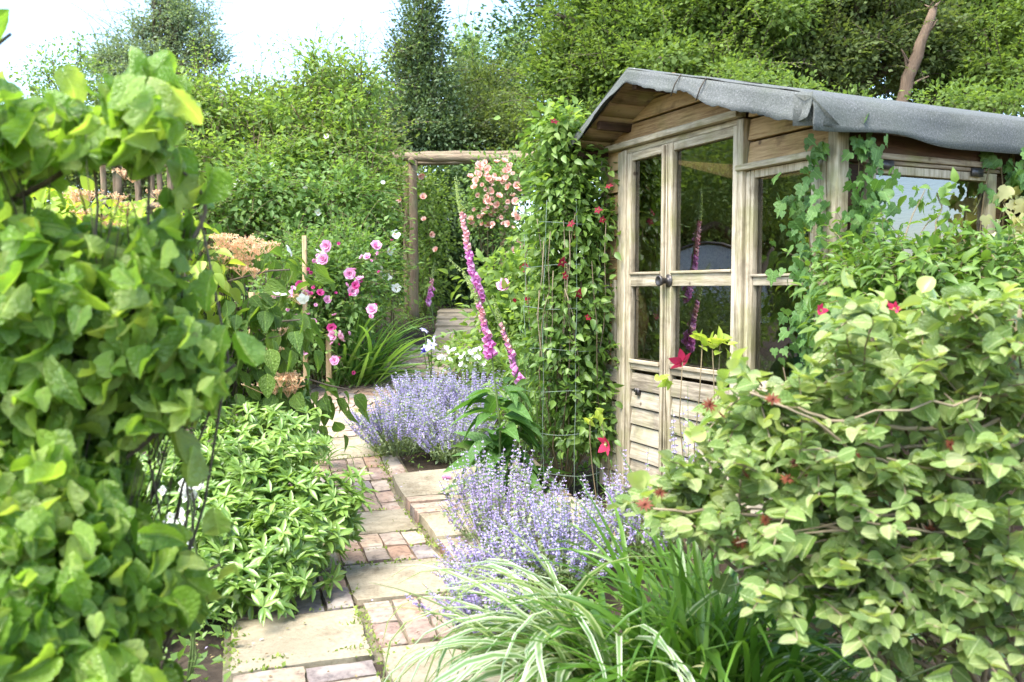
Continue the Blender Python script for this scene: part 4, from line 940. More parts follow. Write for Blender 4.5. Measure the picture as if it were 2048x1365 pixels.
# ------------------------------------------------------------------ lush plants right of the path
t, cl = shrub('peony_bush', 'leafy bush with one pink and two red blooms behind the foxgloves', 'bush', (P(1020, 577, 8)[0], 8.0), [B(1010, 560, 7.9, 60, 50, .35), B(1068, 530, 7.8, 28, 50, .25), B(1040, 620, 7.7, 70, 55, .4), B(990, 640, 7.7, 50, 40, .35), B(1070, 660, 7.5, 60, 50, .35)], M['ramb'], M['gstem'], T_MED, .085, r0=.02, cover=3.4, cr=.1, lpc=10, multi=2)
blooms(t, 'rose_bloom', PINK, [P(1008, 573, 7.4)], (1.25, 1.3), (0, -1, .2)); blooms(t, 'rose_bloom', [rose_mesh('rose_bloom', M['scar'], .05)], [P(1033, 605, 7.4), P(1060, 598, 7.4), P(1046, 536, 7.4)], (.7, 1.2), (0, -1, .2))
t, cl = shrub('white_geranium', 'low mound with white flowers behind the catmint', 'flowers', (P(950, 577, 7.6)[0], 7.7), [B(930, 705, 7.6, 65, 22, .4), B(1010, 700, 7.5, 40, 20, .3), B(985, 720, 7.3, 60, 25, .3), B(900, 720, 7.6, 30, 15, .25)], M['ramb'], M['gstem'], T_MED, .06, r0=.012, cover=3.5, cr=.07, lpc=9)
SM_W = [star_mesh('white_flower', M['white'], M['bud'], .032, 5, .95, .25, 0, 'round') for _ in range(2)]
blooms(t, 'white_flower', SM_W, [P(x, y, 7.12 + RS.uniform(-.1, .2)) for x, y in zip(RS.normal(945, 34, 58), RS.normal(712, 10, 58))], (.5, 1.0), (0, -.7, .8))
# hostas and greenery between path and column
t, cl = shrub('leafy_perennial', 'light green leafy perennials at the foot of the clematis column', 'plant', (P(1090, 577, 6.3)[0], 6.3), [B(1060, 720, 6.4, 60, 50, .3), B(1090, 780, 6.0, 70, 60, .3), B(1050, 830, 5.7, 70, 60, .3), B(1120, 860, 5.4, 80, 60, .3)], M['clem'], M['gstem'], T_LAN, .075, r0=.012, cover=3.2, cr=.08, lpc=10, multi=2)

# ------------------------------------------------------------------ strap-leaved clumps
def blades(g, base, n, ln, wd, el, spread, az=None, droop=1.0, nseg=11, vfold=.35, dvar=.3, tpos=None):
    for k in range(n):
        a = RS.rand() * 2 * pi if az is None else RS.normal(az[0], az[1])
        e = np.clip(RS.normal(el[0], el[1]), .15, 1.54); l = ln * RS.uniform(.65, 1.12); w = wd * RS.uniform(.7, 1.15)
        p = np.array([base[0] + RS.normal() * spread, base[1] + RS.normal() * spread, base[2]])
        ds = l / (nseg - 1); dr = droop * (1 + dvar * RS.normal()) / (nseg - 1); pts = [p]; an = a; crv = RS.normal() * .05
        kink = RS.randint(5, 9) if RS.rand() < .12 else -1
        for s in range(nseg - 1):
            p = p + ds * np.array([cos(an) * cos(e), sin(an) * cos(e), sin(e)]); pts.append(p)
            e = max(e - dr * (.35 + 1.5 * s / nseg), -1.35); an += crv
            if s == kink: e -= .9
        pts = np.array(pts); tn = nrmz(np.gradient(pts, axis=0)); sd_ = nrmz(np.cross(tn, np.array([0, 0, 1.0]) + tn[0] * .01)); up_ = np.cross(sd_, tn)
        tw = RS.normal() * .5 * np.linspace(0, 1, nseg)
        sd2 = sd_ * np.cos(tw)[:, None] + up_ * np.sin(tw)[:, None]; up2 = np.cross(sd2, tn)
        prof = np.minimum(1, np.linspace(0, 1, nseg) * 4 + .45) * np.clip((1 - np.linspace(0, 1, nseg)) * 2.2, .04, 1) ** .8
        hw = (w * .5 * prof)[:, None]
        G = np.stack([pts - sd2 * hw + up2 * hw * vfold, pts, pts + sd2 * hw + up2 * hw * vfold], 1)
        uv = np.stack([np.tile([0, .5, 1], nseg), np.repeat(np.linspace(0, 1, nseg), 3)], 1)
        g.grid(G, uv=uv)
def clump(name, label, cat, base, specs, group=None):
    t = thing(name, label, cat, base, group)
    for nm, mat, kw in specs:
        g = Geo(); blades(g, base, **kw); part(nm, g, mat, t, smooth=True)
    return t
b = np.array([P(700, 577, 7.75)[0], 7.75, float(gh(0, 7.75))])
clump('iris_clump', 'clump of upright sword shaped leaves spilling over the path edge', 'plant', b, [('leaf_blade', M['iris'], dict(n=90, ln=.92, wd=.036, el=(.85, .26), spread=.12, az=(0.05, .75), droop=.75)), ('leaf_fan', M['iris'], dict(n=30, ln=.75, wd=.03, el=(1.15, .2), spread=.12, droop=.5))])
t = thing('bearded_iris', 'pale violet iris with a dark bud beside the far path', 'flower', (P(862, 577, 7.6)[0], 7.6, float(gh(0, 7.6))))
g = Geo(); bb = np.array(t.location); 
for (x, y) in [(862, 690), (848, 665), (846, 700)]: g.tube(bend(bb, P(x, y, 7.5), 5, 0, .02), .006, .004, 5)
part('stem', g, M['gstem'], t)
IR = [star_mesh('iris_flower', M['violet'], M['violet'], .05, 6, .6, .2, .35, 'ovate') for _ in range(2)]
blooms(t, 'iris_flower', IR, [P(862, 690, 7.45), P(852, 697, 7.5), P(849, 660, 7.5), P(866, 680, 7.5)], (.9, 1.2), (0, -1, .5))
blooms(t, 'iris_flower', [star_mesh('iris_flower', M['inky'], M['inky'], .05, 5, .5, .9, 0)], [P(845, 702, 7.45), P(849, 706, 7.45)], (.8, 1), (0, -.4, 1))

# ------------------------------------------------------------------ foxgloves
def bell_t():
    prof = [(0, .12), (.12, .22), (.45, .27), (.8, .30), (.95, .38), (1.0, .45)]; sides = 8; th = np.linspace(0, 2 * pi, sides, endpoint=False)
    v = np.array([[r * cos(a), h + (.10 * max(0, -sin(a)) if h > .9 else 0), r * sin(a)] for h, r in prof for a in th])
    i = np.arange(len(prof) - 1)[:, None] * sides; j = np.arange(sides)[None]; j2 = (j + 1) % sides
    q = np.stack([i + j, i + j2, i + sides + j2, i + sides + j], -1).reshape(-1)
    return dict(v=v, i=q, s=np.full((len(prof) - 1) * sides, 4), uv=np.zeros((len(v), 2)))
BELL = bell_t()
def polyl(pts, n):
    pts = np.asarray(pts, float); s = np.concatenate([[0], np.cumsum(np.linalg.norm(np.diff(pts, axis=0), axis=1))]); t = np.linspace(0, s[-1], n)
    q = np.stack([np.interp(t, s, pts[:, k]) for k in range(3)], 1)
    for _ in range(3): q[1:-1] = (q[:-2] + q[1:-1] * 2 + q[2:]) / 4
    return q
def foxglove(t, stem, f0, f1, f2, size, n, side=(-1, -.6, 0)):
    """flowers between f0 and f1 along the stem (0..1), buds from f1 to f2"""
    q = polyl(stem, 60); ls = np.linspace(0, 1, 60)
    g = Geo(); g.tube(q, np.linspace(.009, .0025, 60), None, 6); part('stem', g, M['gstem'], t, smooth=True)
    for nm, a0, a1, k, mats in (('flower_spike', f0, f1, n, None), ('bud_tip', f1, f2, int(n * .9), M['bud'])):
        geos = {}
        for i in range(k):
            u = i / max(1, k - 1); s = a0 + (a1 - a0) * u; p = np.array([np.interp(s, ls, q[:, c]) for c in range(3)])
            ph = RS.normal(math.atan2(side[1], side[0]), .85); d = np.array([cos(ph) * .75, sin(ph) * .75, -.75 + .3 * RS.normal() * .3])
            if nm == 'bud_tip': sz = size * (.55 - .42 * u); d = d + np.array([0, 0, .6 * u + .2])
            else: sz = size * (1.05 - .45 * u)
            key = mats or (M['foxp'] if u > .62 + .2 * RS.normal() else M['foxb'])
            geos.setdefault(key.name, (key, Geo()))[1].add(BELL, p + nrmz(d) * .008, orient(d[None], rdir(1)), [sz])
        for key, gg in geos.values(): part(nm, gg, key, t, smooth=True)
fb = np.array([P(1000, 577, 5.0)[0] - .0, 5.0, 0.0])
t = thing('foxglove', 'foxglove with three leaning pink spikes and broad basal leaves in front of the clematis column', 'foxglove', fb)
foxglove(t, [fb, P(1045, 850, 5.0), P(1040, 780, 5), P(1020, 715, 5), P(998, 650, 5), P(976, 605, 4.98), P(950, 540, 4.96), P(932, 440, 4.95), P(920, 390, 4.95), P(912, 352, 4.95)], .64, .90, .995, .041, 64)
foxglove(t, [fb, P(1000, 850, 4.95), P(988, 750, 4.93), P(976, 645, 4.92), P(955, 585, 4.9), P(930, 545, 4.9), P(898, 518, 4.9)], .60, .80, .99, .043, 44)
foxglove(t, [fb + np.array([.05, 0, 0]), P(1060, 850, 5.0), P(1045, 770, 5), P(1030, 708, 5), P(1010, 655, 5), P(998, 620, 5), P(985, 590, 5)], .60, .87, .995,   .038, 34)
g = Geo(); q = polyl([fb, P(1080, 860, 5.05), P(1065, 750, 5.05), P(1040, 660, 5.05), P(1020, 600, 5.05)], 20); g.tube(q, .006, .002, 5); part('stem', g, M['gstem'], t)
g = Geo(); n = 70; az = RS.rand(n) * 2 * pi; h = RS.rand(n) ** 1.3 * .62; d = np.stack([np.cos(az), np.sin(az), RS.uniform(-.25, .6, n)], 1)
pos = fb + np.stack([np.cos(az) * .06, np.sin(az) * .06, .08 + h], 1); g.addr(T_BIG, pos, orient(d, np.array([0, 0, 1.0]) + rdir(n) * .3), RS.uniform(.24, .40, n) * (1 - h * .8))
part('leaf', g, M['fox'], t, smooth=True)
for lab, stem, sz in [('small distant foxglove by the right side of the far steps', [(P(868, 600, 10.2)[0], 10.2, gh(0, 10.2)), P(862, 600, 10.2), P(866, 560, 10.2), P(870, 525, 10.2)], .06), ('tiny dark pink foxglove beyond the pink roses', [(P(752, 600, 9)[0], 8.4, gh(0, 8.4)), P(752, 520, 8.4), P(754, 470, 8.4), P(752, 440, 8.4)], .045)]:
    t = thing('foxglove', lab, 'foxglove', stem[0]); foxglove(t, stem, .45, .8, .99, sz, 26)

# ------------------------------------------------------------------ catmint
def catmint(label, c, rad, ht, n, lean=(0, 0), fm=None, far=False, ns=14, fl=.0065, tilt=.9):
    c = np.array([c[0], c[1], float(gh(c[0], c[1]))]); t = thing('catmint', label, 'catmint', c, 'catmint clumps along the path')
    sg, lg, fg = Geo(), Geo(), Geo(); spikes = []
    for k in range(n):
        az = RS.rand() * 2 * pi; r = rad * RS.rand() ** .5; o = np.array([cos(az), sin(az), 0])
        b = c + o * r * .35; h = ht * RS.uniform(.6, 1.1) * (1 - .35 * (r / rad) ** 2)
        e = c + o * r * 1.0 + np.array([lean[0], lean[1], 0]) * RS.rand() + np.array([0, 0, h])
        m = b * .5 + e * .5 + np.array([0, 0, h * .12]) + o * r * .12
        q = polyl([b, m, e], 9); sg.tube(q, .0022, .0012, 3, cap=False)
        ln = np.linalg.norm(e - m); nl = 16 if not far else 11
        s = RS.uniform(.15, .85, nl); p = np.stack([np.interp(s, np.linspace(0, 1, 9), q[:, i]) for i in range(3)], 1)
        d = rdir(nl) + np.array([0, 0, .2]); lg.addr(T_SM, p + rdir(nl) * .012, orient(d, np.array([0, 0, 1]) + rdir(nl) * .5), RS.uniform(.018, .034, nl))
        # whorls
        gg = Geo() if (k < ns) else fg
        nw = RS.randint(7, 13); f0 = RS.uniform(.45, .62)
        for w in range(nw):
            s = f0 + (1 - f0) * w / nw; p = np.array([np.interp(s, np.linspace(0, 1, 9), q[:, i]) for i in range(3)]); k2 = 9 if w < nw - 2 else 5
            d = rdir(k2); d[:, 2] = d[:, 2] * .4 + .15; R_ = .010 * (1 - .4 * w / nw)
            gg.addr(T_FAR, p + d * R_ * .3, orient(d, rdir(k2)), fl * RS.uniform(1.4, 2.6, k2) * (1.1 - .4 * w / nw))
        if k < ns: spikes.append(gg)
    part('leaf', lg, M['cat'], t); part('stem', sg, M['cat'], t)
    for gg in spikes: part('flower_spike', gg, fm or M['catf'], t)
    if fg.n: o = part('blossom', fg, fm or M['catf'], t); o['kind'] = 'stuff'
    return t
catmint('dense catmint mound at the bend of the path, nearest the slabs', (-.78, 5.85), .38, .47, 150)
catmint('broad catmint mound left of the foxglove leaves', (-.38, 5.72), .38, .45, 150)
catmint('catmint mound at the back of the bed below the white flowers', (-.68, 6.65), .40, .42, 150, far=True, ns=8)
catmint('catmint behind the foxglove stems reaching the path bend', (-.30, 6.6), .38, .45, 130, far=True, ns=8)
catmint('tall lavender spikes of catmint standing before the foxglove leaves', (-.05, 4.05), .32, .52, 105, fm=M['catd'], ns=24)
catmint('catmint sprawling beside the raised paving behind the pale grass', (.22, 3.6), .34, .42, 130, (-.05, -.05), ns=24)
catmint('catmint flopping over the path slabs in the foreground', (-.10, 3.02), .22, .30, 75, (-.12, -.05), fm=M['catd'], ns=24)
catmint('small catmint tuft sprawling onto the brick courses beside the big slab', (-.06, 3.38), .2, .3, 60, (-.1, 0), fm=M['catd'], ns=14)
catmint('catmint thinning out below the shed doors', (.58, 3.85), .34, .50, 95, fm=M['catd'], ns=20)
catmint('sparse tall catmint in front of the grey door boards', (.78, 3.62), .16, .85, 14, fm=M['catf'], ns=14)

# ------------------------------------------------------------------ clematis column with its wire support
cc_ = np.array([.31, 5.12, 0.0])
t = thing('wire_trellis', 'tall cylinder of pale green wire mesh around the clematis', 'trellis', cc_)
for k in range(9):
    a = 2 * pi * k / 9; g = Geo(); p0 = cc_ + np.array([cos(a) * .25, sin(a) * .25, 0]); p1 = p0 + np.array([RS.uniform(-.02, .02), 0, 1.75]); g.tube(bend(p0, p1, 12, 0, .008), .0014, None, 4); part('upright_wire', g, M['wire'], t)
for z in (.18, .42, .66, .9, 1.14, 1.38, 1.62):
    g = Geo(); a = np.linspace(0, 2 * pi, 33); g.tube(np.stack([cc_[0] + .25 * np.cos(a), cc_[1] + .25 * np.sin(a), z + .008 * np.sin(a * 3 + z * 9)], 1), .0014, None, 4, cap=False); part('hoop_wire', g, M['wire'], t)
Zc = 5.1
bl = [B(1118, 262, Zc, 40, 42, .12), B(1122, 320, Zc, 46, 60, .18), B(1150, 370, Zc, 60, 60, .2), B(1125, 410, Zc, 40, 70, .2), B(1140, 480, Zc, 72, 80, .24), B(1175, 450, Zc, 55, 70, .2), B(1132, 590, Zc, 62, 80, .24), B(1175, 600, Zc, 50, 90, .22), B(1125, 700, Zc, 62, 80, .24), B(1180, 730, Zc, 48, 80, .22), B(1160, 820, Zc, 62, 70, .22), B(1190, 860, Zc, 40, 50, .18)]
t, cl = shrub('clematis', 'tall column of clematis with small dark red flowers beside the left end of the shed', 'climber', cc_, bl, M['clem'], M['vine'], T_MED, .052, r0=.012, cover=4.6, cr=.055, lpc=10, droop=-.45, shell=.38, twigs=12, up=.35, spray=dict(per=16, L=.13, pairs=3, droop=1.2, upb=.1, r=.0015))
g = Geo(); crown(g, [B(1110, 270, 5.0, 28, 40, .1), B(1095, 400, 5.0, 16, 80, .1), B(1100, 540, 5.02, 16, 70, .1), B(1130, 240, 5, 28, 25, .1)], T_MED, .055, cover=3.4, cr=.05, lpc=8, droop=-.3); part('lit_side_leaves', g, M['ramb'], t)  # paler leaf colour stands in for light on the column's left and top
blooms(t, 'clematis_flower', CLM, [P(x, y, 4.83) for x, y in [(1124, 525), (1157, 588), (1176, 636), (1130, 552), (1142, 448), (1205, 440), (1218, 372), (1196, 420), (1150, 470), (1108, 243)]], (.38, .55), (0, -1, .1))
g = Geo()
for k in range(14): x = RS.uniform(1080, 1225); g.tube(bend(P(x, RS.uniform(760, 880), 5.0), P(x + RS.uniform(-30, 30), RS.uniform(420, 600), 4.86), 6, 0, .03), .003, .002, 4)
part('vine_stem', g, M['palebark'], t)
# small red clematis shoots before the doors
t = thing('clematis_shoot', 'slim clematis shoots with a single crimson bloom before the shed doors', 'climber', (.78, 3.5, 0))
g = Geo(); tips = [P(x, y, 3.45) for x, y in [(1365, 725), (1405, 680), (1440, 690), (1330, 760), (1425, 700)]]
for p in tips: g.tube(bend((.78 + RS.normal() * .03, 3.5, 0), p, 6, 0, .04), .004, .002, 5)
part('stem', g, M['vine'], t)
for p in tips[1:]:
    g = Geo(); n = 7; g.addr(T_MED, p + rdir(n) * .03, orient(rdir(n) + np.array([0, 0, .3]), rdir(n) + np.array([0, 0, .6])), RS.uniform(.04, .07, n)); part('leaf', g, M['lime'], t)
blooms(t, 'clematis_flower', CLS, [tips[0]], (1.15, 1.2), (0, -.5, 1))
t = thing('clematis_shoot', 'low yellow leaved clematis shoot with a drooping crimson flower by the shed corner', 'climber', (.46, 4.3, 0))
g = Geo(); tips = [P(1215, 888, 4.2), P(1200, 832, 4.2), P(1180, 840, 4.25)]
for p in tips: g.tube(bend((.46, 4.3, 0), p, 6, 0, .04), .004, .002, 5)
part('stem', g, M['vine'], t)
for p in tips[1:]:
    g = Geo(); n = 7; g.addr(T_MED, p + rdir(n) * .03, orient(rdir(n), rdir(n) + np.array([0, 0, .6])), RS.uniform(.04, .06, n)); part('leaf', g, M['lime'], t)
blooms(t, 'clematis_flower', CLS, [tips[0]], (1.2, 1.25), (-.8, -.3, -.4))

# ------------------------------------------------------------------ ivy on the shed
def wall_leaves(g, pts, nrm, ll, tpls, jit=.03):
    n = len(pts); d = np.tile([0, 0, -1.0], (n, 1)) + rdir(n) * .7; ln = np.tile(nrm, (n, 1)) + rdir(n) * .45 + np.array([0, 0, .25])
    g.addr(tpls, pts + nrm * RS.uniform(.02, .02 + jit * 2, n)[:, None], orient(d, ln), ll * RS.uniform(.6, 1.25, n))
FN, SN = -SEY, SEX
t = thing('ivy', 'dark green ivy strand climbing the front right corner of the shed', 'ivy', sw(1.56, -.05, 0))
g = Geo(); vs = Geo(); strands = []
def strand(pl, pts): 
    w = [sw(a, -.03, z) if pl == 'f' else sw(XR + .03, a, z) for a, z in pts]; q = polyl(w, 30); vs.tube(q, .004, .0025, 4); return q
for pl, nrm, pts, n in [('f', FN, [(1.50, .1), (1.49, .9), (1.52, 1.4), (1.47, 1.72), (1.50, 1.88)], 240), ('f', FN, [(1.46, .3), (1.44, 1.0), (1.40, 1.45), (1.36, 1.66)], 170), ('s', SN, [(.05, .1), (.06, 1.0), (.03, 1.5), (.09, 1.75), (.05, 1.86)], 340), ('s', SN, [(.12, .3), (.14, 1.2), (.12, 1.55), (.2, 1.66)], 170)]:
    q = strand(pl, pts); s = RS.rand(n) * 29; p = np.stack([np.interp(s, np.arange(30), q[:, i]) for i in range(3)], 1) + rdir(n) * RS.uniform(.01, .11, n)[:, None]; wall_leaves(g, p, nrm  , .056, T_IVY)
part('leaf', g, M['ivy'], t); part('stem', vs, M['vine'], t)
t = thing('ivy', 'cream and green variegated ivy hanging at the right edge of the side window', 'ivy', sw(1.56, 1.0, 0))
g = Geo(); vs = Geo(); g2 = Geo()
for k in range(12):
    a = RS.uniform(.84, 1.2); q = strand('s', [(a, 1.9 - RS.rand() * .1), (a + RS.uniform(-.05, .05), 1.6), (a + RS.uniform(-.08, .05), 1.2), (a, .7)]); n = 60
    s = RS.rand(n) * 29; p = np.stack([np.interp(s, np.arange(30), q[:, i]) for i in range(3)], 1) + rdir(n) * .04; up_ = s < 4
    wall_leaves(g2, p[up_], SN, .062, T_IVY, .04); wall_leaves(g, p[~up_], SN, .07, T_IVY, .05)
part('leaf', g, M['vivy'], t, label='cream variegated leaves'); part('green_leaf', g2, M['ivy'], t); part('stem', vs, M['vine'], t)

# ------------------------------------------------------------------ clematis bush under the side window
bl = [B(1705, 520, 3.2, 22, 30, .05), B(1655, 570, 3.2, 20, 30, .05), B(1735, 580, 3.0, 60, 55, .16), B(1820, 560, 2.95, 110, 70, .18), B(1930, 560, 2.95, 100, 70, .18), B(2040, 550, 2.95, 70, 80, .18), B(1860, 525, 3.05, 60, 25, .1), B(1770, 530, 3.0, 40, 30, .1), B(1980, 520, 3.05, 50, 35, .1), B(1780, 640, 2.9, 110, 60, .2), B(1950, 640, 2.8, 120, 60, .2), B(1715, 660, 2.95, 50, 50, .16)]
t, cl = shrub('clematis_bush', 'mid green clematis tangle with crimson flowers under the side window of the shed', 'climber', (1.65, 3.1), bl, M['clem'], M['vine'], T_CLE, .06, r0=.012, cover=2.8, cr=.05, lpc=9, droop=-.15, twigs=14, multi=2, spray=dict(per=18, L=.15, pairs=4, droop=.6, upb=.2, r=.002))
blooms(t, 'clematis_flower', CLS, [P(x, y, 2.55) for x, y in [(1640, 622), (1765, 605), (1790, 618), (1995, 618), (1660, 690), (2045, 720), (1738, 775), (1870, 640)]], (.45, .65), (-.2, -1, .3))
g = Geo()
for x0, y0, x1, y1 in [(1700, 620, 1800, 470), (1780, 560, 1850, 380), (1860, 540, 1885, 400), (1960, 560, 1905, 455), (1850, 600, 1860, 440)]: g.tube(bend(P(x0, y0, 3.05), P(x1, y1, 3.28), 7, 0, .04), .004, .002, 4)
part('bare_stem', g, M['vine'], t)
for x, y in [(1850, 420), (1862, 400), (1880, 430), (1895, 460), (1790, 470), (1830, 385), (1875, 375), (1905, 380)]:
    g = Geo(); n = 4; g.addr(T_MED, P(x, y, 3.25) + rdir(n) * .03, orient(rdir(n) + np.array([0, 0, -.6]), rdir(n) + SN * .5), RS.uniform(.04, .065, n)); part('young_leaf', g, M['clem'], t)

# ------------------------------------------------------------------ left border
bl = [B(480, 510, 4.75, 90, 28, .3), B(550, 535, 4.6, 55, 22, .22), B(430, 600, 4.6, 110, 35, .35), B(560, 640, 4.5, 65, 30, .25), B(500, 680, 4.45, 110, 35, .3), B(590, 800, 4.6, 75, 45, .25), B(420, 740, 4.5, 120, 60, .35), B(650, 800, 4.7, 40, 25, .15), B(520, 780, 4.6, 70, 40, .25)]
g = Geo(); vb = np.array([P(440, 577, 4.7)[0], 4.75, 0.0])
t = thing('viburnum', 'tiered viburnum with drooping ribbed leaves and orange seed heads in the left border', 'shrub', vb)
cl = crown(g, bl, T_VIB, .105, .66, cover=3.0, cr=.06, lpc=8, droop=-1.3, up=.3, shell=.6, rnd=.6); part('foliage', g, M['vib'], t, smooth=True)
def seedheads(t, spots, Z, size=.028):
    for x, y in spots:
        c = P(x, y, Z + RS.uniform(-.15, .15)); g = Geo(); n = 26
        o = np.stack([RS.normal(size=n) * size, RS.normal(size=n) * size, np.abs(RS.normal(size=n)) * size * .3], 1)
        for q in o[:12]: g.tube([c - np.array([0, 0, .04]), c + q], .0015, .001, 3, cap=False)
        d = rdir(n * 4); g.addr(T_FAR, np.repeat(c + o, 4, 0), orient(d, rdir(n * 4)), .012); part('seed_head', g, M['orange'], t)
s = Geo(); limbs(s, vb, cl, .022, 12, tr=.3)
for x0, y0, x1, y1, Z in [(400, 600, 580, 540, 4.6), (410, 690, 600, 640, 4.5), (430, 780, 700, 780, 4.6)]: s.tube(bend(P(x0, y0, Z), P(x1, y1, Z - .1), 7, .04, .03), .009, .004, 5)
part('branch', s, M['bark'], t, smooth=True)
sp_ = [(RS.uniform(410, 520), RS.uniform(465, 545)) for _ in range(17)] + [(505, 480), (535, 490), (470, 480), (440, 475)] + [(RS.uniform(520, 600), RS.uniform(745, 785)) for _ in range(10)] + [(560, 660), (600, 595), (545, 700), (525, 595)]
seedheads(t, sp_, 4.45)
pv = [P(607, 600, 4.35), P(640, 505, 4.35), P(560, 590, 4.35), P(580, 500, 4.4)]
blooms(t, 'white_flower', SM_W, pv, (1, 1.3), (0, -.6, 1))
vb = np.array([P(230, 577, 4.6)[0], 4.7, 0.0]); g = Geo()
t = thing('viburnum', 'yellowish viburnum with orange seed heads half hidden behind the crinkled leaves', 'shrub', vb)
cl = crown(g, [B(130, 435, 4.6, 120, 35, .35), B(260, 455, 4.5, 100, 30, .3), B(180, 470, 4.4, 180, 50, .35), B(60, 430, 4.5, 120, 60, .3), B(340, 460, 4.5, 80, 50, .3), B(250, 570, 4.4, 200, 90, .4), B(60, 560, 4.4, 160, 120, .4)], T_VIB, .09, .66, cover=2.6, cr=.07, lpc=9, droop=-.8, up=.4, shell=.55); part('foliage', g, M['lime'], t, smooth=True)
s = Geo(); limbs(s, vb, cl, .022, 12, tr=.3); part('branch', s, M['bark'], t, smooth=True)
seedheads(t, [(RS.uniform(100, 370), RS.uniform(385, 430)) for _ in range(12)] + [(250, 345), (265, 350), (225, 450)], 4.25)
# low glossy shrub
def low_shrub():
    b = np.array([P(470, 577, 4.0)[0] , 4.1, 0.0]); t = thing('choisya_shrub', 'low glossy mound of narrow leaf rosettes edging the left of the path', 'shrub', b)
    g = Geo(); bl = [B(610, 1010, 3.75, 105, 90, .25), B(520, 940, 3.9, 130, 90, .3), B(560, 870, 4.3, 110, 70, .3), B(480, 1080, 3.5, 120, 110, .28), B(590, 1090, 3.45, 100, 90, .25), B(400, 1000, 3.7, 130, 130, .3), B(530, 1170, 3.3, 90, 70, .22), B(420, 1150, 3.3, 110, 90, .25), B(350, 900, 4.1, 130, 120, .3), B(660, 1010, 3.75, 70, 70, .2), B(500, 830, 4.7, 110, 50, .25), B(320, 1250, 3.1, 110, 90, .25)]
    cls = []
    for c, r in bl:
        n = int(150 * r[0] * r[2] / .06); d = rdir(n); d[:, 1] = -np.abs(d[:, 1]) * .8 + .2 * d[:, 1]; d = nrmz(d); cc = c + d * r * (RS.uniform(.55, 1.05, n) * lump(d))[:, None]; k = cc[:, 2] > .05; cc = cc[k]; d = d[k]; n = len(cc); cls.append((c, cc))
        ax = nrmz(d * .7 + np.array([0, -.15, .8]) + rdir(n) * .35); m = 9
        for q in range(m):
            a = 2 * pi * q / m * 1.6 + RS.rand(n) * .5; x = nrmz(np.cross(ax, rdir(n))); y = np.cross(ax, x)
            tilt = .25 + .85 * (1 - q / m); ld = nrmz(ax * (1 - tilt * .75)[..., None] if False else ax * (1.05 - tilt) + (x * np.cos(a)[:, None] + y * np.sin(a)[:, None]))
            g.addr(T_LAN, cc, orient(ld, ax + rdir(n) * .15), RS.uniform(.055, .085, n) * (.75 + .25 * tilt))
    part('foliage', g, M['cho'], t); s = Geo(); limbs(s, b, cls, .015, 26, tr=.3); part('branch', s, M['bark'], t)
    for _ in range(6):
        g = Geo(); g.addr(T_LAN, P(RS.uniform(470, 660), RS.uniform(950, 1150), 3.5)[None], orient(rdir(1), rdir(1) + np.array([0, -.5, .8])), .06); part('yellow_leaf', g, M['vivy'], t, label='yellowed old leaf')
low_shrub()
# white sweet rocket among the leaves
t = thing('sweet_rocket', 'white flower heads poking out between the crinkled leaves and the glossy mound', 'flower', (P(350, 577, 2.6)[0], 2.62, 0)); g = Geo(); bb = np.array(t.location)
tips = [P(378, 975, 2.5), P(345, 1050, 2.45), P(362, 1085, 2.45)]
for p in tips: g.tube(bend(bb, p, 6, 0, .05), .005, .003, 5)
part('stem', g, M['gstem'], t); RKT = [star_mesh('floret', M['white'], M['bud'], .015, 4, .9, .15, 0, 'round') for _ in range(2)]
for p, n in zip(tips, (24, 15, 8)): blooms(t, 'floret', RKT, [p + RS.normal(size=3) * .022 for _ in range(n)], (.9, 1.2), (0, -1, .5))

# big crinkled-leaf shrub close to the camera, on the left
HPOLY = np.array([(-600, 144), (0, 174), (60, 199), (130, 219), (190, 239), (240, 199), (262, 154), (285, 214), (330, 154), (365, 174), (352, 260), (310, 325), (240, 310), (200, 330), (130, 325), (110, 375), (60, 390), (50, 430), (130, 450), (190, 462), (280, 450), (320, 430), (350, 350), (370, 330), (400, 370), (390, 430), (380, 480), (350, 510), (380, 640), (440, 720), (460, 770), (410, 790), (380, 820), (340, 850), (270, 860), (240, 900), (280, 950), (245, 1010), (270, 1060), (370, 1080), (410, 1130), (440, 1190), (410, 1250), (320, 1240), (285, 1290), (350, 1340), (340, 1450), (-600, 1450)], float)
def inpoly(pt, poly=None):
    """True where the leaf lies within the pruned outline of the bush, seen from the path"""
    v = pt - np.array([0, 0, CH]); z = v @ FW; x = 1024 + CF * (v @ RT) / z; y = 682.5 - CF * (v @ UPV) / z
    HP = HPOLY if poly is None else poly; r = np.zeros(len(x), bool); n = len(HP)
    for i in range(n):
        (x0, y0), (x1, y1) = HP[i], HP[(i + 1) % n]
        c = ((y0 > y) != (y1 > y)) & (x < (x1 - x0) * (y - y0) / (y1 - y0 + 1e-9) + x0); r ^= c
    return r
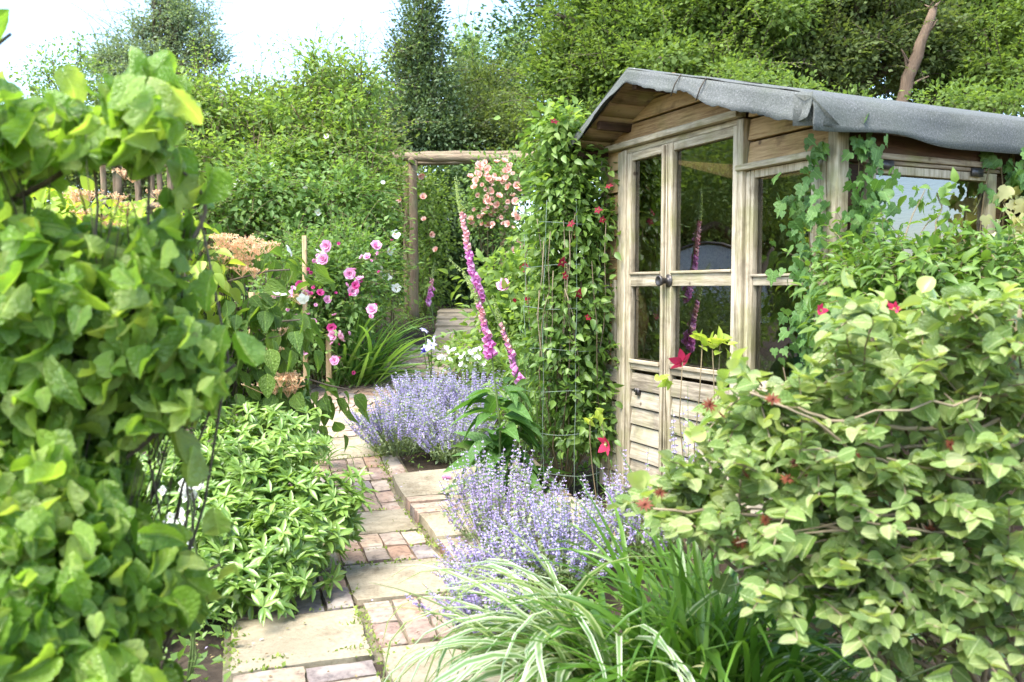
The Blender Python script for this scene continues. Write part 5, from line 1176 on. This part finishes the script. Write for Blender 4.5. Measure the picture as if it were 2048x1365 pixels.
def hazel():
    b = np.array([-.95, 1.75, 0.0]); t = thing('hazel_shrub', 'large shrub of broad crinkled leaves filling the left foreground', 'shrub', b)
    Z = 1.5
    bl = [B(40, 230, Z, 110, 60, .14), B(180, 250, Z, 110, 60, .12), B(300, 220, Z, 70, 80, .09), B(20, 320, 1.55, 110, 60, .14), B(40, 500, 1.6, 130, 70, .22), B(180, 530, 1.6, 120, 80, .22), B(300, 540, 1.6, 90, 80, .18), B(400, 430, 1.6, 40, 80, .06), B(60, 660, 1.6, 140, 100, .25), B(210, 670, 1.6, 130, 100, .25), B(350, 680, 1.6, 90, 110, .18), B(450, 740, 1.6, 60, 50, .08), B(60, 820, 1.55, 140, 100, .25), B(210, 820, 1.6, 120, 100, .22), B(350, 790, 1.6, 80, 90, .14), B(60, 980, 1.5, 140, 100, .25), B(210, 960, 1.55, 110, 100, .22), B(300, 930, 1.6, 60, 60, .1), B(60, 1140, 1.4, 140, 100, .25), B(200, 1120, 1.45, 120, 100, .2), B(60, 1300, 1.35, 140, 120, .25), B(210, 1290, 1.4, 110, 100, .18), B(340, 1330, 1.45, 70, 60, .1), B(330, 1120, 1.5, 50, 80, .08), B(-150, 700, 1.6, 180, 460, .3)]
    g = Geo(); cls = crown(g, bl, T_HAZ, .044, .78, cover=4.8, cr=.04, lpc=7, up=.45, droop=-.9, shell=.42, rnd=.7, outw=.3, nrand=1.0, var=.38, keep=inpoly)
    one = [(425, 385), (430, 1215), (430, 1060), (400, 400), (20, 70), (260, 140), (335, 150), (475, 710), (470, 1170), (320, 1120), (350, 900), (385, 940), (425, 590), (360, 345), (450, 700), (130, 185), (300, 175)]
    p = np.stack([P(x, y, 1.55) for x, y in one]); n = len(p); g.addr(T_HAZ, p + np.array([0, 0, .035]), orient(rdir(n) * .5 + np.array([0, 0, -1.]), rdir(n) * .6 + np.array([0, -1, .3])), .062)
    part('foliage', g, M['haz'], t, smooth=True)
    s = Geo(); limbs(s, b, cls, .008, 8, tr=.3)
    for pts in [[(-160, 330), (-90, 190), (-20, 100), (22, 68)], [(-20, 420), (90, 370), (150, 330), (170, 290), (215, 250), (330, 230)], [(200, 700), (330, 560), (395, 470), (430, 400), (350, 330)], [(100, 1000), (280, 900), (380, 800), (470, 730)], [(150, 1250), (330, 1180), (440, 1130)]]:
        s.tube(polyl([P(x, y, 1.55) for x, y in pts], 16), .006, .003, 6)
    part('branch', s, M['bark'], t, smooth=True)
hazel()

# ------------------------------------------------------------------ right foreground shrub
CPOLY = np.array([(1230, 1020), (1290, 980), (1340, 880), (1430, 805), (1445, 735), (1475, 705), (1505, 715), (1515, 785), (1580, 760), (1650, 700), (1650, 655), (1620, 600), (1650, 590), (1700, 600), (1760, 630), (1850, 612), (2048, 605), (2400, 605), (2400, 1500), (1640, 1350), (1520, 1245), (1420, 1145), (1290, 1085), (1235, 1040)], float)
def cpoly(pt): return inpoly(pt, CPOLY)
def calycanthus():
    b = np.array([1.35, 2.15, 0.0]); t = thing('allspice_shrub', 'spreading shrub of round olive leaves and rust red flowers filling the right foreground', 'shrub', b)
    bl = [B(1960, 700, 2.05, 130, 100, .2), B(1830, 720, 2.05, 130, 110, .22), B(1720, 790, 2.05, 120, 100, .2), B(1600, 830, 2.1, 110, 90, .2), B(1480, 860, 2.15, 70, 80, .15), B(1510, 780, 2.15, 45, 50, .09), B(1400, 940, 2.15, 80, 70, .15), B(1320, 1010, 2.1, 60, 45, .12), B(1460, 1020, 2.05, 120, 90, .2), B(1620, 990, 2.0, 140, 110, .22), B(1790, 930, 2.0, 150, 120, .25), B(1960, 880, 2.0, 150, 130, .25), B(1580, 1140, 1.95, 110, 70, .16), B(1720, 1110, 1.95, 130, 110, .2), B(1880, 1090, 1.95, 140, 120, .25), B(1720, 1230, 1.9, 100, 70, .15), B(1860, 1270, 1.9, 150, 110, .2), B(2020, 1240, 1.9, 120, 130, .22), B(1870, 620, 2.05, 70, 50, .12), B(2040, 620, 2.0, 60, 60, .1), B(2150, 900, 2.0, 140, 330, .25), B(1730, 640, 2.05, 35, 50, .07)]
    g = Geo(); s = Geo(); cls = crown(g, bl, T_RND, .046, .84, cover=.95, cr=.045, lpc=8, up=.7, droop=-.1, shell=.5, rnd=.9, nrand=.7, var=.45, keep=cpoly)
    sprays(g, s, bl, T_RND, keep=cpoly, per=18, L=.21, ll=.054, pairs=7, droop=.7, upb=.3, r=.0026, start=.45, size=.95); part('foliage', g, M['rnd'], t, smooth=True)
    limbs(s, b, cls, .02, 14, tr=.24)
    for pts in [[(2048, 830), (1960, 850), (1880, 890), (1760, 900), (1600, 830)], [(2048, 880), (1990, 900), (2010, 1000), (1990, 1080)], [(1880, 890), (1820, 960), (1760, 990)], [(2048, 1040), (1900, 1000), (1700, 990), (1560, 990)], [(1900, 860), (1700, 850), (1500, 790)], [(1700, 1060), (1500, 1030), (1310, 1020)], [(2048, 1260), (1900, 1240), (1800, 1180)]]:
        s.tube(polyl([P(x, y, 1.93) for x, y in pts], 18) + RS.normal(size=(18, 3)) * .003, .006, .0028, 6)
    part('branch', s, M['palebark'], t, smooth=True)
    pp = [(1545, 800), (1420, 810), (1590, 925), (1490, 950), (1575, 960), (1480, 1085), (1530, 1040), (1705, 910), (1850, 985), (1805, 1040), (1900, 890), (1960, 1160), (1995, 1195), (1750, 1080), (1320, 985), (1440, 830), (1620, 950), (1860, 1060), (1930, 1100), (1290, 1010)]
    s = Geo()
    for k in range(16):
        x0 = RS.uniform(1700, 2060); y0 = RS.uniform(760, 1250); x1 = x0 - RS.uniform(120, 380); y1 = y0 + RS.uniform(-110, 70)
        if not (1330 < x1 and 800 < y1 < 1230): continue
        q = bend(P(x0, y0, 1.9), P(x1, y1, 1.82), 8, .05, .05); s.tube(q, .0042, .0018, 5)
    part('twig', s, M['palebark'], t, smooth=True)
    blooms(t, 'spent_flower', RST, [P(x, y, 1.86) for x, y in pp], (.8, 1.2), (-.1, -1, .6))
    for q in [(1690, 690), (1470, 730), (1760, 610), (1850, 600), (1700, 585), (2000, 600), (1900, 640), (1780, 660), (1720, 700), (1640, 760), (1440, 800), (1380, 880), (1300, 985), (1540, 850), (1700, 800), (1840, 760), (1960, 720), (1430, 990), (1620, 930), (1900, 950)]:
        g = Geo(); n = 4; p = P(*q, 1.97); g.addr(T_RND, p + rdir(n) * .018, orient(rdir(n) + np.array([0, 0, .6]), rdir(n) + np.array([0, 0, .6])), RS.uniform(.032, .052, n)); part('young_leaf', g, M['tip'], t, smooth=True, label='yellow tinged young leaves at a shoot tip')
calycanthus()

# ------------------------------------------------------------------ strap-leaved grasses in the foreground
b = np.array([.24, 2.42, .0])
t = clump('pale_grass', 'arching clump of silvery green strap leaves leaning over the path', 'grass clump', b, [('leaf_blade', M['pale'], dict(n=120, ln=.82, wd=.025, el=(1.15, .2), spread=.05, az=(pi + .35, .8), droop=2.5))])
b = np.array([.50, 2.3, .0])
t = clump('daylily', 'dark green daylily clump of long glossy strap leaves at the bottom edge', 'grass clump', b, [('leaf_blade', M['blade'], dict(n=210, ln=.80, wd=.021, el=(1.15, .22), spread=.09, droop=1.9)), ('upright_leaf', M['iris'], dict(n=26, ln=.66, wd=.016, el=(1.42, .08), spread=.07, droop=.35))])
b = np.array([.62, 2.15, .0])
clump('daylily', 'daylily clump with broad arching leaves running under the round leaved shrub', 'grass clump', b, [('leaf_blade', M['blade'], dict(n=130, ln=.85, wd=.018, el=(1.05, .25), spread=.07, droop=2.0)), ('pale_leaf', M['pale'], dict(n=40, ln=.76, wd=.022, el=(1.05, .2), spread=.06, az=(-.4, .8), droop=2.2))])
t = thing('spent_daylily_flower', 'small withered cream flower among the strap leaves at the bottom edge', 'flower', (P(1415, 577, 2.05)[0], 2.05, 0)); g = Geo()
pt_ = P(1415, 1335, 2.05); g.tube(bend(np.array(t.location), pt_, 5, 0, .02), .005, .004, 5); part('stem', g, M['gstem'], t)
blooms(t, 'flower', [star_mesh('flower', M['vivy'], M['orange'], .03, 6, .35, .5, .8, 'lance')], [pt_], (1, 1), (0, -.6, 1))
t = clump('crocosmia', 'few thin brownish blades leaning over the pale slab on the left', 'plant', np.array([P(640, 577, 5.6)[0], 5.6, gh(0, 5.6)]), [('leaf_blade', M['iris'], dict(n=14, ln=.42, wd=.012, el=(1.0, .25), spread=.03, az=(-.2, .5), droop=1.9))])

# ------------------------------------------------------------------ ground cover and moss
def cover(name, label, mat, n, xr, yr, ll, keep, hz=.02, tpls=None):
    g = Geo(); x = RS.uniform(*xr, n); y = RS.uniform(*yr, n); k = keep(x, y); x, y = x[k], y[k]; n = len(x)
    m = 6; pos = np.repeat(np.stack([x, y, gh(x, y)], 1), m, 0) + RS.normal(size=(n * m, 3)) * np.array([ll, ll, hz * .5]) + np.array([0, 0, hz])
    d = rdir(n * m); d[:, 2] = np.abs(d[:, 2]) * .6; g.addr(tpls or T_SM, pos, orient(d, np.array([0, 0, 1.]) + rdir(n * m) * .6), ll * RS.uniform(.6, 1.3, n * m))
    t = part(name, g, mat); tag(t, label, 'ground cover', kind='stuff')
def side(x, y):
    v = (np.stack([x, y], -1) - PO) @ EV; u = (np.stack([x, y], -1) - PO) @ EU
    on = (u > -.5) & (u < .62) & (v < 4.3)
    for q in np.linspace(.1, cum[-1], 14): p = cpt(0, q); on |= (x - p[0]) ** 2 + (y - p[1]) ** 2 < .5
    return on, u, v
insh = lambda x, y: (((np.stack([x - SO[0], y - SO[1]], -1)) @ SEX[:2] > XL - .05) & ((np.stack([x - SO[0], y - SO[1]], -1)) @ SEY[:2] > -.05) & ((np.stack([x - SO[0], y - SO[1]], -1)) @ SEY[:2] < DP) & ((np.stack([x - SO[0], y - SO[1]], -1)) @ SEX[:2] < XR + .05))
def kp(x, y):
    on, u, v = side(x, y); return ~on & ~insh(x, y) & ~((u > 0) & (u < 1.45) & (v > .9) & (v < 2.6)) & ~((np.abs(x + .63) < .35) & (y > 9.2) & (y < 11.4))
cover('ground_cover', 'low mixed leaves covering the soil of the borders', M['clem'], 9000, (-6, 4), (2, 13), .045, kp, .05)
def km(x, y):
    v = (np.stack([x, y], -1) - PO) @ EV; u = (np.stack([x, y], -1) - PO) @ EU
    j = (np.abs(u + .0) < .025) | (np.abs(u + .48) < .03) | (np.abs(u - .46) < .035)
    for q in (.14, .215, .62, .67, 1.1, 1.14, 1.6, 1.33, 2.06, 2.35, 2.63, 3.09, 3.56, 3.85, 2.86, .44): j |= (np.abs(v - q) < .012) & (u > -.48) & (u < .48)
    return j & (v < 4.3) & (v > -1)
def moss():
    g = Geo(); n = 60000; x = RS.uniform(-2, .4, n); y = RS.uniform(2.4, 7, n); k = km(x, y) & (np.sin(x * 13 + y * 9) + np.sin(y * 21 - x * 5) + RS.normal(size=n) * .5 > .1); x, y = x[k], y[k]; n = len(x)
    pos = np.stack([x, y, gh(x, y) + .0], 1); d = rdir(n); d[:, 2] = np.abs(d[:, 2]) + .3; g.addr(T_FAR, pos, orient(d, rdir(n)), RS.uniform(.008, .022, n))
    d = part('moss', g, M['moss']); tag(d, 'moss and tiny weeds growing in the paving joints', 'moss', kind='stuff')
moss()
t = thing('fallen_flower', 'single magenta foxglove bell fallen on the raised paving', 'petal', P(884, 956, 5.2))
p = P(884, 956, 5.2); g = Geo(); g.add(BELL, [(p[0], p[1], .10)], orient(np.array([[1, .3, 0]]), np.array([[0, 0, 1.0]])), [.05]); part('fallen_bell', g, M['foxb'], t)

def litter():
    g = Geo(); n = 2600; u = RS.uniform(-.6, .7, n); v = RS.uniform(-.3, 7, n); k = RS.rand(n) < np.where(np.abs(np.abs(u) - .5) < .15, .8, .25); u, v = u[k], v[k]
    xy = PO + np.stack([u, v], 1) @ np.stack([EU, EV]); n = len(u); z = gh(xy[:, 0], xy[:, 1]) + .013 + .06 * ((u > .46) & (v > .95) & (v < 2.56))
    d = rdir(n); d[:, 2] *= .15; g.addr(T_FAR, np.concatenate([xy, z[:, None]], 1), orient(d, np.array([0, 0, 1.]) + rdir(n) * .25), RS.uniform(.006, .020, n))
    tag(part('leaf_litter', g, M['litter']), 'scattered dry leaf bits and fallen petals on the paving', 'leaf litter', kind='stuff')
litter()

pc = np.array([-9.3, 9.6]); dv = np.array([.894, -.445]); lv = np.array([.445, .894])
t = thing('polytunnel', 'pale plastic polytunnel on hoops beyond the left border, mirrored in the door pane', 'polytunnel', (*pc, float(gh(0, 9.6))))
gz = float(gh(0, 9.6)); g = Geo(); th = np.linspace(0, pi, 15)
G = np.array([[(*(pc + lv * 1.1 * cos(a) - dv * s), gz + 1.4 * sin(a) ** .8) for a in th] for s in np.linspace(0, 4, 7)]); g.grid(G)
M['milky'] = roughmat('milky plastic sheet', (.50, .52, .52), (.66, .68, .68), 3, .35, .1, isl=0)
part('cover', g, M['milky'], t, smooth=True)
g = Geo(); G = np.array([[(*(pc + lv * 1.09 * cos(a) * k), gz + 1.39 * sin(a) ** .8 * k) for a in th] for k in np.linspace(.02, 1, 4)]); g.grid(G); part('end_panel', g, M['milky'], t)
for s in (-.02, 1.3, 2.6, 4.0):
    g = Geo(); g.tube(np.array([(*(pc + lv * 1.13 * cos(a) - dv * s), gz + 1.43 * sin(a) ** .8) for a in th]), .025, None, 6); part('hoop', g, M['metal'], t, smooth=True)

ab = np.array([-6.2, 7.3, float(gh(0, 7.3))]); t = thing('apple_tree', 'leaning old apple tree beyond the left border, mirrored in the door pane', 'tree', ab)
g = Geo(); s = Geo(); A = lambda x, y, z: ab + np.array([x, y, z])
blb = [(A(.3, .2, 2.5), np.array([.9, .9, .5])), (A(-.9, .3, 2.3), np.array([.7, .7, .5])), (A(1.1, 0, 2.1), np.array([.6, .6, .4])), (A(.2, -.6, 2.8), np.array([.7, .6, .45])), (A(-.2, .5, .5), np.array([1.2, .5, .45])), (A(1.2, .3, .45), np.array([.8, .4, .4]))]
cls = crown(g, blb, T_SM, .07, cover=2.4, cr=.12, lpc=10)
for pts in [[(0, 0, -.1), (.1, 0, .8), (0, .05, 1.4), (-.3, .1, 1.9), (-.9, .3, 2.2)], [(.05, 0, 1.2), (.5, .05, 1.6), (1.1, 0, 1.75), (1.6, 0, 1.6)], [(0, 0, 1.4), (.2, 0, 2), (.3, .2, 2.6)], [(.1, 0, .7), (-.3, 0, 1.2), (-.8, .1, 1.5)]]: s.tube(polyl([A(*q) for q in pts], 18), .085, .03, 8)
part('crown', g, M['haw'], t); part('trunk', s, M['bark'], t, smooth=True)
